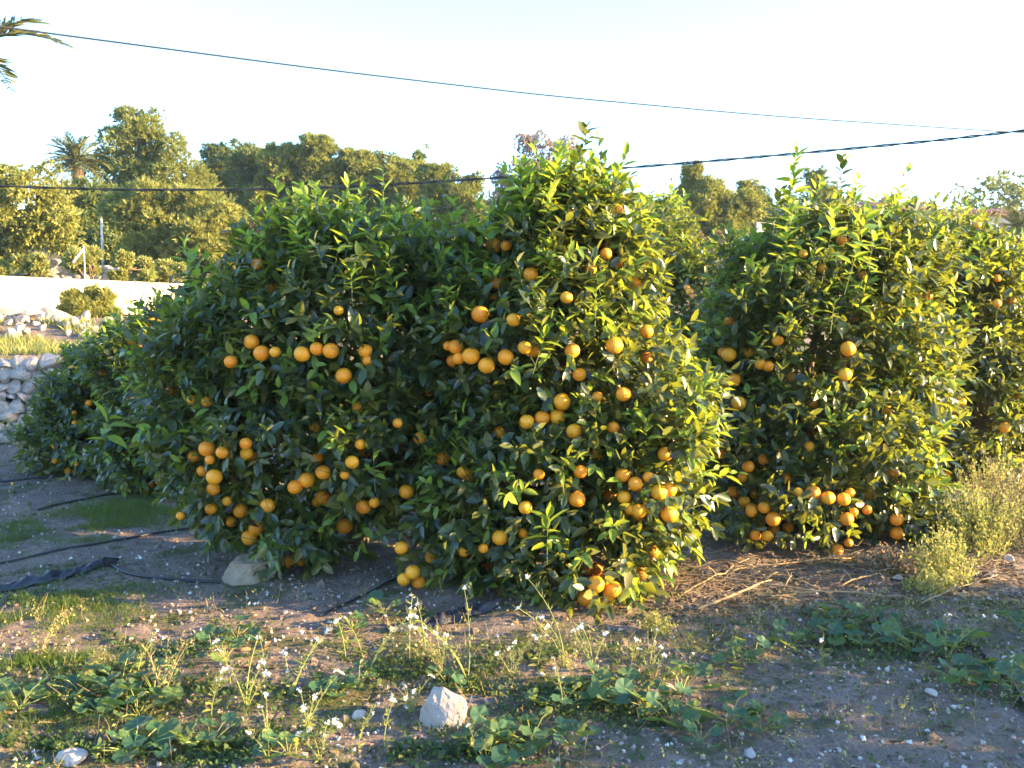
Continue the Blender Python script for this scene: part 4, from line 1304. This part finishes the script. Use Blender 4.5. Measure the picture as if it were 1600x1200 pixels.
n = 900
x = r.uniform(-2.6, 2.6, n); y = r.uniform(3.1, 5.0, n)
q = fbm(x * 2.2, y * 2.2, 61, 3) > 0.42; x, y = x[q], y[q]; n = len(x)
ch = []
for i in range(n):
    h_ = r.uniform(0.03, 0.11); e = np.array([r.randn() * 0.5, r.randn() * 0.5, 1.0]) * h_
    b_ = np.array([x[i], y[i], hz(x[i], y[i]) - 0.004])
    V, Fs = tube(np.array([b_, b_ + e * 0.55 + r.randn(3) * 0.006, b_ + e]), [0.0013, 0.001, 0.0005], 3, False); ch.append((V, Fs, 0))
k = r.randint(0, n, n * 5)
Pq = np.stack([x[k], y[k], height(x[k], y[k])], 1) + r.randn(n * 5, 3) * np.array([0.02, 0.02, 0.0]) + np.array([0, 0, 1.0]) * r.uniform(0.005, 0.07, n * 5)[:, None]
Rq = frames(norm(r.randn(n * 5, 3) + (0, 0, 0.4)), norm(r.randn(n * 5, 3))) * r.uniform(0.007, 0.018, n * 5)[:, None, None]
ch.append((*scatter(MIN_T, Rq, Pq)[:2], 1))
o = link('thin_stalks', mesh_from('thin_stalks', ch, [M['drystem'], M['scrub']]))
tag(o, 'short thin yellowing stalks standing all over the weedy soil', 'stalks', kind='stuff')
# clods
n = 1500
x, y = ground_pts(n, r); s = 0.006 + 0.022 * r.rand(n) ** 3
o = link('soil_clods', mesh_from('soil_clods', [scatter((ICO1[0] * (1 + 0.25 * r.randn(len(ICO1[0]), 1)), [ICO1[1]]), scat_rot(n, r) * s[:, None, None] * r.uniform(0.6, 1.2, (n, 1, 3)), np.stack([x, y, height(x, y) + s * 0.1], 1))], [M['ground']], False))
tag(o, 'crumbled brown clods lying on the orchard soil', 'clods', kind='stuff')

# grass
r = rs(503)
def blade_tpl(seed):
    return (np.array([(-0.035, 0, 0), (0.035, 0, 0), (0.028, 0.5, 0.06), (-0.028, 0.5, 0.06), (0, 1, 0.28)], float), [np.array([(0, 1, 2, 3)]), np.array([(3, 2, 4)])])


def grass_patch(centres):
    X = []; Y = []; S = []
    for (u, v, su, sv, n, h_) in centres:
        c = ground_at(u, v); k = c[1] / F_PX
        X.append(c[0] + r.randn(n) * su * k); Y.append(c[1] + r.randn(n) * sv * k * c[1] / CZ * 1.0); S.append(h_ * r.uniform(0.5, 1.3, n))
    x = np.concatenate(X); y = np.concatenate(Y); s = np.concatenate(S)
    dens = fbm(x * 3, y * 3, 71, 3)
    q = dens > 0.36
    x, y, s = x[q], y[q], s[q]; n = len(x)
    D = norm(np.stack([r.randn(n) * 0.5, r.randn(n) * 0.5, np.ones(n)], 1))
    R = frames(D, r.randn(n, 3)) * s[:, None, None]
    return scatter(blade_tpl(0), R, np.stack([x, y, height(x, y) - 0.003], 1))


g = grass_patch([(200, 800, 60, 14, 5000, .055), (90, 830, 70, 12, 3500, .045), (40, 960, 60, 30, 2500, .045), (130, 930, 90, 25, 3000, .04), (60, 1030, 60, 12, 2000, .05),
                 (200, 970, 80, 25, 2500, .035), (400, 1150, 250, 25, 4500, .035), (80, 1100, 80, 30, 2500, .045), (700, 1050, 200, 40, 3500, .035),
                 (1250, 1000, 120, 20, 2000, .03), (1400, 960, 120, 18, 1500, .03), (1550, 960, 60, 25, 1200, .03), (900, 1050, 120, 30, 2500, .04)])
o = link('grass', mesh_from('grass', [g], [M['grass']]))
tag(o, 'short green grass growing in patches on the orchard soil', 'grass', kind='stuff')
# terrace grass
n = 9000
x = r.uniform(-7.0, -3.2, n); y = r.uniform(10.8, 12.6, n)
q = fbm(x * 2, y * 2, 88, 3) > 0.40; x, y = x[q], y[q]; n = len(x)
D = norm(np.stack([r.randn(n) * 0.4, r.randn(n) * 0.4, np.ones(n)], 1))
g = scatter(blade_tpl(0), frames(D, r.randn(n, 3)) * r.uniform(0.05, 0.13, n)[:, None, None] * np.array([1.6, 1, 1]), np.stack([x, y, height(x, y)], 1))
o = link('terrace_grass', mesh_from('terrace_grass', [g], [M['scrub']]))
tag(o, 'yellow green grass along the top of the stone wall', 'grass', kind='stuff')
# low ground cover of small leaves
r = rs(504)
CT = []
for (u, v, su, sv, n) in [(150, 1080, 110, 22, 3000), (350, 1180, 150, 14, 2500), (60, 1180, 60, 14, 1200), (420, 1060, 120, 30, 2200), (640, 1060, 120, 22, 2200), (850, 1060, 90, 30, 2000),
                          (1300, 1010, 110, 16, 1800), (1450, 1010, 60, 14, 900), (1010, 1110, 90, 20, 1500), (60, 930, 60, 20, 1500), (250, 1010, 90, 15, 1500), (640, 1180, 120, 10, 900)]:
    c = ground_at(u, v); k = c[1] / F_PX
    CT.append(np.stack([c[0] + r.randn(n) * su * k, c[1] + r.randn(n) * sv * k * c[1] / CZ], 1))
x_, y_ = ground_pts(2500, r); CT.append(np.stack([x_, y_], 1)); CT.append(np.stack([r.uniform(-2.6, 1.9, 4000), r.uniform(3.0, 4.7, 4000)], 1))
XY = np.concatenate(CT); q = fbm(XY[:, 0] * 4, XY[:, 1] * 4, 91, 3) > 0.40; XY = XY[q]; n = len(XY)
D = norm(np.stack([r.randn(n), r.randn(n), r.uniform(0.1, 1.2, n)], 1))
R = frames(D, np.array([0, 0, 1.0]) + r.randn(n, 3) * 0.3) * r.uniform(0.008, 0.026, n)[:, None, None] * np.array([1.4, 1, 1])
g = scatter(MIN_T, R, np.stack([XY[:, 0], XY[:, 1], height(XY[:, 0], XY[:, 1]) + r.uniform(0.0, 0.02, n)], 1))
o = link('ground_cover', mesh_from('ground_cover', [g], [M['cover']]))
tag(o, 'low leafy ground cover spread over the foreground soil', 'ground cover', kind='stuff')

# mallow
def mallow_leaf(seed, R_=1.0):
    r = rs(seed); nA = 20; V = [(0, 0, 0)]
    lob = 5 + seed % 3
    for ring, fr in enumerate((0.5, 1.0)):
        for i in range(nA):
            a = -PI * 0.93 + 2 * PI * 0.93 * i / (nA - 1)
            rad = fr * (1 + (0.10 * abs(math.sin(a * lob / 2)) - 0.02 + 0.03 * r.randn()) * (ring == 1))
            z = 0.16 * fr * fr + 0.10 * fr * math.sin(a * lob + seed) + 0.03 * r.randn() * fr
            V.append((rad * math.sin(a), rad * math.cos(a) * 0.9 + 0.0, z))
    T3 = [(0, 1 + i + 1, 1 + i) for i in range(nA - 1)]
    Q4 = [(1 + i, 1 + i + 1, 1 + nA + i + 1, 1 + nA + i) for i in range(nA - 1)]
    return mesh_from('leaf', [(np.array(V), [np.array(T3), np.array(Q4)], 0)], [M['mallow']])


MAL = [mallow_leaf(k) for k in range(5)]


def mallow_proto(seed, nl):
    r = rs(seed)
    root = thing('mallow_plant', '', '', (0, 0, -50))
    ch = []
    for i in range(nl):
        a = i * 2.399 + r.uniform(-0.4, 0.4); d = 0.03 + 0.075 * math.sqrt(i / nl) + r.uniform(0, 0.02); h_ = r.uniform(0.015, 0.06) + (0.03 if i < 3 else 0)
        p = np.array([math.cos(a) * d, math.sin(a) * d, h_]); s = r.uniform(0.022, 0.042)
        link('leaf', MAL[r.randint(5)], root, p, (r.uniform(-0.5, 0.5), r.uniform(-0.5, 0.5), a - PI / 2), (s, s, s))
        V, Fs = tube(bez((0, 0, 0), (p[0] * 0.5, p[1] * 0.5, h_ * 0.9), p, 4), 0.0018, 4, False); ch.append((V, Fs, 0))
    link('stem', mesh_from('stem', ch, [M['stem']]), root)
    return root


PROTO = [mallow_proto(700 + k, 8 + k) for k in range(5)]
PC = [0] * 5


def place(protos, used, k, p, rz, s, label, cat, group):
    k = k % len(protos)
    if not used[k]: o = protos[k]; used[k] = 1
    else: o = copy_tree(protos[k])
    o.location = Vector([float(q) for q in p]); o.rotation_euler = (0, 0, rz); o.scale = (s, s, s)
    o['label'] = label; o['category'] = cat; o['group'] = group
    return o


ORD = ['leftmost', 'second', 'third', 'fourth', 'fifth', 'sixth', 'seventh', 'eighth', 'ninth', 'tenth', 'eleventh', 'twelfth', 'thirteenth', 'fourteenth', 'fifteenth', 'sixteenth', 'seventeenth', 'eighteenth']


def ordinal_labels(items, zones, noun, look):
    out = {}
    for zi, (test, where) in enumerate(zones):
        mem = [(q[0], i) for i, q in enumerate(items) if i not in out and test(q[0], q[1])]
        for k, (_, i) in enumerate(sorted(mem)):
            out[i] = ('leftmost %s in %s' % (noun, where)) if k == 0 else ('%s %s from the left in %s' % (ORD[k], noun, where))
    return [q[-1] or out.get(i, look) for i, q in enumerate(items)]


MG = 'mallow plants creeping over the ground'
mal = [(965, 1100, 1.2, 'mallow in the middle patch with the palest sunlit leaf'), (1010, 1110, 1.1, None), (1065, 1085, 1.2, 'mallow with bright leaf raised at the top of the middle patch'), 
       (1050, 1130, 1.0, None), (1140, 1130, 1.1, None), (1190, 1145, .9, 'mallow at the outer tip of the middle patch'), (1095, 1160, .9, 'lowest mallow of the middle patch'), (930, 1085, 1.0, None),
       (1240, 1010, 1.0, None), (1290, 1005, 1.1, None), (1350, 1010, 1.2, 'mallow with curled pale leaves in the middle of the far patch'), (1425, 1020, 1.2, None), (1310, 980, 1.0, None),
       (1290, 965, .9, 'mallow at the back of the far patch, nearest the dead branches'), (1365, 975, 1.0, None), (1470, 1015, 1.1, None), (1505, 1010, 1.0, None), (1180, 1030, .9, None), (1150, 1040, .8, 'last mallow of the far patch, out on bare soil'),
       (1500, 1070, 1.1, None), (1545, 1075, 1.3, 'large leaved mallow beside the curving black hose'), (1590, 1080, 1.2, None), (1595, 985, 1.0, None),
       (780, 1160, 1.1, None), (830, 1165, 1.2, 'large leaved mallow at the lower edge past the white rock'), (800, 1195, 1.2, None), (890, 1165, .9, None), (760, 1190, 1.0, None),
       (190, 1075, 1.2, None), (240, 1085, 1.2, None), (130, 1090, 1.1, None), (160, 1120, 1.1, None), (215, 1120, 1.2, None), 
       (30, 1110, 1.1, 'mallow nearest the bottom corner of the weeds'), (210, 1180, 1.2, None), (330, 1165, 1.0, None), (330, 1015, .9, None), (350, 1035, 1.0, None), (370, 1000, .9, None),
       (560, 1075, 1.0, None), (530, 1090, .9, None), (600, 960, 1.0, None), (555, 985, .8, 'dark mallow alone on bare soil behind the flowers'), (450, 1180, .9, None), (880, 1110, 1.0, None), (700, 1075, .9, None),
       (820, 940, .9, 'mallow growing tight under the fruit of the tall tree')]
rr = rs(710)
mal_lb = ordinal_labels(mal, [(lambda u, v: u > 1520, 'the clump around the black hose at the edge'), (lambda u, v: u > 1120 and v < 1050, 'the far patch before the dead branches'),
                              (lambda u, v: u > 900 and v > 1050, 'the middle patch on bare soil'), (lambda u, v: u > 740 and v > 1140, 'the patch on the lower edge past the white rock'),
                              (lambda u, v: u > 500, 'the weeds above the white rock'), (lambda u, v: v > 1140, 'the lowest strip left of the white rock'),
                              (lambda u, v: v > 1050, 'the big patch under the dry brown weed'), (lambda u, v: True, 'the small patch behind the white flowers')], 'mallow', 'low mallow')
for i, (u, v, s, lb) in enumerate(mal):
    p = ground_at(u, v)
    place(PROTO, PC, i, p, rr.uniform(0, 6), s, mal_lb[i], 'mallow', MG)
for k in range(5):
    if not PC[k]: PROTO[k].location = ground_at(500, 1150)

# white flowered weed
def flower_mesh(seed, nf):
    r = rs(seed); ch = []
    for _ in range(nf):
        c = r.randn(3) * np.array([0.010, 0.010, 0.006]); ax = norm(np.array([r.randn() * 0.6, -0.5 + r.randn() * 0.4, 0.8]))
        a = norm(np.cross(ax, r.randn(3))); b = np.cross(ax, a); V = []; Fa = []
        for i in range(4):
            q = i * PI / 2
            d = math.cos(q) * a + math.sin(q) * b; e = -math.sin(q) * a + math.cos(q) * b; k = len(V); s = 0.0085
            V += [c, c + (d * 0.55 + e * 0.42) * s, c + d * s * 1.15 + ax * 0.001, c + (d * 0.55 - e * 0.42) * s]; Fa.append((k, k + 1, k + 2, k + 3))
        ch.append((np.array(V), [np.array(Fa)], 0))
    return mesh_from('flower', ch, [M['petal']])


FLW = [flower_mesh(720 + k, 5 + k) for k in range(4)]


def rocket_proto(seed, ns, hmax, lean, dry=False):
    r = rs(seed)
    root = thing('dry_weed' if dry else 'flowering_weed', '', '', (0, 0, -50))
    lch = []
    for s_ in range(ns):
        a = r.uniform(0, 2 * PI); h_ = hmax * r.uniform(0.55, 1.0)
        tip = np.array([math.cos(a) * h_ * lean * r.uniform(0.3, 1.2), math.sin(a) * h_ * lean * 0.6, h_])
        mid = np.array([tip[0] * 0.15 + r.randn() * 0.02, tip[1] * 0.15, h_ * 0.55])
        pts = bez((0, 0, 0), mid, tip, 9)
        ch = [(*tube(pts, np.linspace(0.0024, 0.0012, 9), 5, False), 0)]
        for j in range(2 * 9):
            i = r.randint(3, 9); d = norm(np.array([r.randn(), r.randn(), 0.5])); l = r.uniform(0.014, 0.035)
            ch.append((*tube(np.array([pts[i], pts[i] + d * l * 0.6, pts[i] + d * l + (0, 0, l * 0.25)]), [0.0005, 0.0012, 0.0003], 3, False), 0))
        link('stem', mesh_from('stem', ch, [M['drystem'] if dry else M['stem']]), root)
        if not dry:
            link('flower', FLW[r.randint(4)], root, pts[-1], (0, 0, r.uniform(0, 6)), (r.uniform(0.6, 1.0),) * 3)
        nlf = r.randint(4, 9)
        i = r.randint(0, 6, nlf); d = norm(np.stack([r.randn(nlf), r.randn(nlf), r.uniform(-0.1, 0.8, nlf)], 1))
        R = frames(d, np.array([0, 0, 1.0]) + r.randn(nlf, 3) * 0.3) * r.uniform(0.02, 0.05, nlf)[:, None, None] * np.array([0.8, 1, 1])
        lch.append(scatter(LEAF_T[1], R, pts[i]))
        if dry:
            nlf = 60; i = r.randint(5, 9, nlf)
            R = frames(norm(r.randn(nlf, 3) + (0, 0, 0.5)), norm(r.randn(nlf, 3))) * r.uniform(0.006, 0.016, nlf)[:, None, None]
            lch.append(scatter(LEAF_T[1], R, pts[i] + r.randn(nlf, 3) * 0.012))
    tag(link('foliage', mesh_from('foliage', lch, [M['scrub']]), root), kind='stuff')
    return root


RP = [rocket_proto(740 + k, (2, 3, 4, 3, 1)[k], (0.30, 0.26, 0.22, 0.34, 0.28)[k], (0.5, 0.9, 0.9, 1.1, 0.4)[k]) for k in range(5)]
RC = [0] * 5
WG = 'white flowered weeds in the foreground'
roc = [(360, 1075, 0, 1.0, 'weed with a single high white flower before the bare soil'), (415, 1055, 4, 0.9, 'thin upright white flowered weed below the tan rock'), (455, 1090, 1, 1.0, 'bushy white flowered weed at the end of the flower group'),
       (385, 1110, 2, 1.1, None), (480, 1150, 2, 1.0, None), (330, 1120, 0, .9, None), (540, 1030, 4, 1.1, 'tall arching white flowered weed rising before the broad tree'),
       (575, 1060, 3, 1.0, None), (640, 1030, 0, 1.1, 'white flowered weed reaching up to the lowest fruit'), (665, 1020, 4, 1.25, 'tallest white flowered weed, touching the hanging oranges'),
       (690, 1055, 2, 1.0, None), (730, 1070, 3, 1.0, None), (800, 1060, 2, .9, None), (840, 1050, 0, 1.0, None), (880, 1040, 3, 1.0, 'leaning white flowered weed beside the lowest oranges'),
       (925, 1050, 2, 1.1, 'leafy white flowered weed under the fruit of the tall tree'), (985, 1050, 4, .8, None), (1015, 1060, 2, .8, None), (600, 1160, 4, .9, 'lone stem with flower standing just beside the white rock'),
       (560, 1170, 0, .7, None), (745, 1185, 4, .7, 'small flowering stem at the lower edge below the white rock'), (880, 1110, 0, .8, None), (215, 1060, 0, .9, None), 
       (1285, 1045, 4, 0.8, 'flowering stem in the far mallow patch'), (1480, 1035, 3, .8, 'long bare stem leaning over the far mallow patch'), (1580, 1090, 0, .7, None), (1590, 1060, 2, .6, None), (500, 1190, 2, .8, None), (420, 1195, 1, .8, None), 
       (640, 1120, 2, .7, None), ]
roc_lb = ordinal_labels(roc, [(lambda u, v: u > 1200, 'the far mallow patch'), (lambda u, v: v > 1140, 'the row along the lower edge'), (lambda u, v: u < 300, 'the patch around the tallest dry weed'),
                              (lambda u, v: u < 500, 'the dense flower group above the marigold'), (lambda u, v: u < 710, 'the flowers above the white rock'), (lambda u, v: True, 'the flowers before the tall sunlit tree')], 'white flowered weed', 'weed')
for i, (u, v, k, s, lb) in enumerate(roc):
    place(RP, RC, k, ground_at(u, v), rr.uniform(0, 6), s, roc_lb[i], 'weed', WG)
DP = [rocket_proto(760 + k, (4, 3)[k], (0.30, 0.22)[k], 0.8, True) for k in range(2)]
DC = [0, 0]
DG = 'dried weeds gone to seed'
for i, (u, v, k, s, lb) in enumerate([(60, 1035, 0, 1.0, 'dry seed-headed weed leaning at the edge of the shaded grass'), (255, 1105, 0, 1.15, 'tallest dry brown weed over the mallow patch'), (130, 1075, 1, .9, 'small dry weed between mallow and torn sheet'),
                                      (690, 1060, 1, .9, 'dry weed tangled among the white flowers'), (900, 1075, 1, .8, 'dry weed below the lowest oranges'), (1020, 985, 1, .6, 'little pale dry weed by the hanging branch of the tall tree')]):
    place(DP, DC, k, ground_at(u, v), rr.uniform(0, 6), s, lb, 'weed', DG)
# a yellow marigold
for (u, v, lb) in [(462, 1195, 'small yellow marigold at the lower edge of the weeds'), (20, 772, 'tiny yellow flower in the far shaded soil')]:
    p = ground_at(u, v); root = thing('marigold', lb, 'flower', p)
    link('stem', mesh_from('stem', [(*tube(np.array([(0, 0, 0), (0.003, 0, 0.07)]), 0.0015, 4), 0)], [M['stem']]), root)
    V, Fs = tube(np.array([(0, 0, 0.068), (0, 0, 0.08), (0, 0, 0.092)]), [0.005, 0.010, 0.009], 10)
    link('petal', mesh_from('petal', [(V, Fs, 0)], [M['yellow']]), root)

# yellow bushy weeds at the edge
def bushy(label, u, v, hh, ww, n, seed, mat, leaf=0.022):
    r = rs(seed); p = ground_at(u, v)
    root = thing('bushy_weed', label, 'weed', p, 'bushy yellow weeds at the orchard edge')
    ch = []; LT = []; LR = []
    for s_ in range(n):
        a = r.uniform(0, 2 * PI); rd = ww * math.sqrt(r.rand()); b = np.array([math.cos(a) * rd * 0.5, math.sin(a) * rd * 0.5, -0.02])
        t_ = np.array([math.cos(a) * rd + r.randn() * 0.03, math.sin(a) * rd, hh * r.uniform(0.5, 1.0) * (1 - 0.35 * (rd / ww))])
        pts = bez(b, (b + t_) / 2 + r.randn(3) * 0.03, t_, 7)
        ch.append((*tube(pts, np.linspace(0.0022, 0.0008, 7), 3, False), 0))
        m = 26; k = r.uniform(0.2, 1, m) * 6; i0 = np.minimum(5, k.astype(int))
        q = pts[i0] + (pts[i0 + 1] - pts[i0]) * (k - i0)[:, None] + r.randn(m, 3) * 0.012
        LT.append(q); LR.append(frames(norm(r.randn(m, 3) + (0, 0, 0.6)), norm(r.randn(m, 3))) * (leaf * r.uniform(0.5, 1.2, m))[:, None, None])
    tag(link('stems', mesh_from('stems', ch, [M['stem']]), root), kind='stuff')
    tag(link('foliage', mesh_from('foliage', [scatter(MIN_T, np.concatenate(LR), np.concatenate(LT))], [mat]), root), kind='stuff')


bushy('upright yellow weed next to the dry grass tuft', 1475, 905, 0.36, 0.18, 60, 800, M['scrub'])
bushy('spreading yellow weed in front of the edge orange tree', 1525, 865, 0.52, 0.28, 120, 801, M['scrub'])
bushy('pale dry bushy weed reaching out past the edge', 1590, 835, 0.62, 0.34, 120, 802, M['brown'])
bushy('green leafy weed under the low fruit of the edge tree', 1490, 850, 0.38, 0.2, 60, 803, M['cover'], 0.03)
bushy('tall straw coloured weed behind the spreading yellow weed', 1560, 825, 0.66, 0.30, 120, 804, M['scrub'])
bushy('feathery golden weed filling the edge beyond the spreading one', 1620, 860, 0.6, 0.34, 110, 808, M['straw'], 0.02)
bushy('golden dry weed between the edge orange tree and the bare soil', 1545, 850, 0.42, 0.26, 90, 809, M['straw'], 0.018)
bushy('low yellow weed out on the bare soil beside dead branches', 1455, 925, 0.14, 0.14, 35, 805, M['scrub'])
bushy('small silvery weed below the hanging branch of the tall tree', 1022, 990, 0.12, 0.06, 24, 806, M['scrub'], 0.014)
bushy('dry grass tuft at the foot of the fruit-laden tree', 1385, 890, 0.16, 0.16, 60, 807, M['straw'], 0.02)
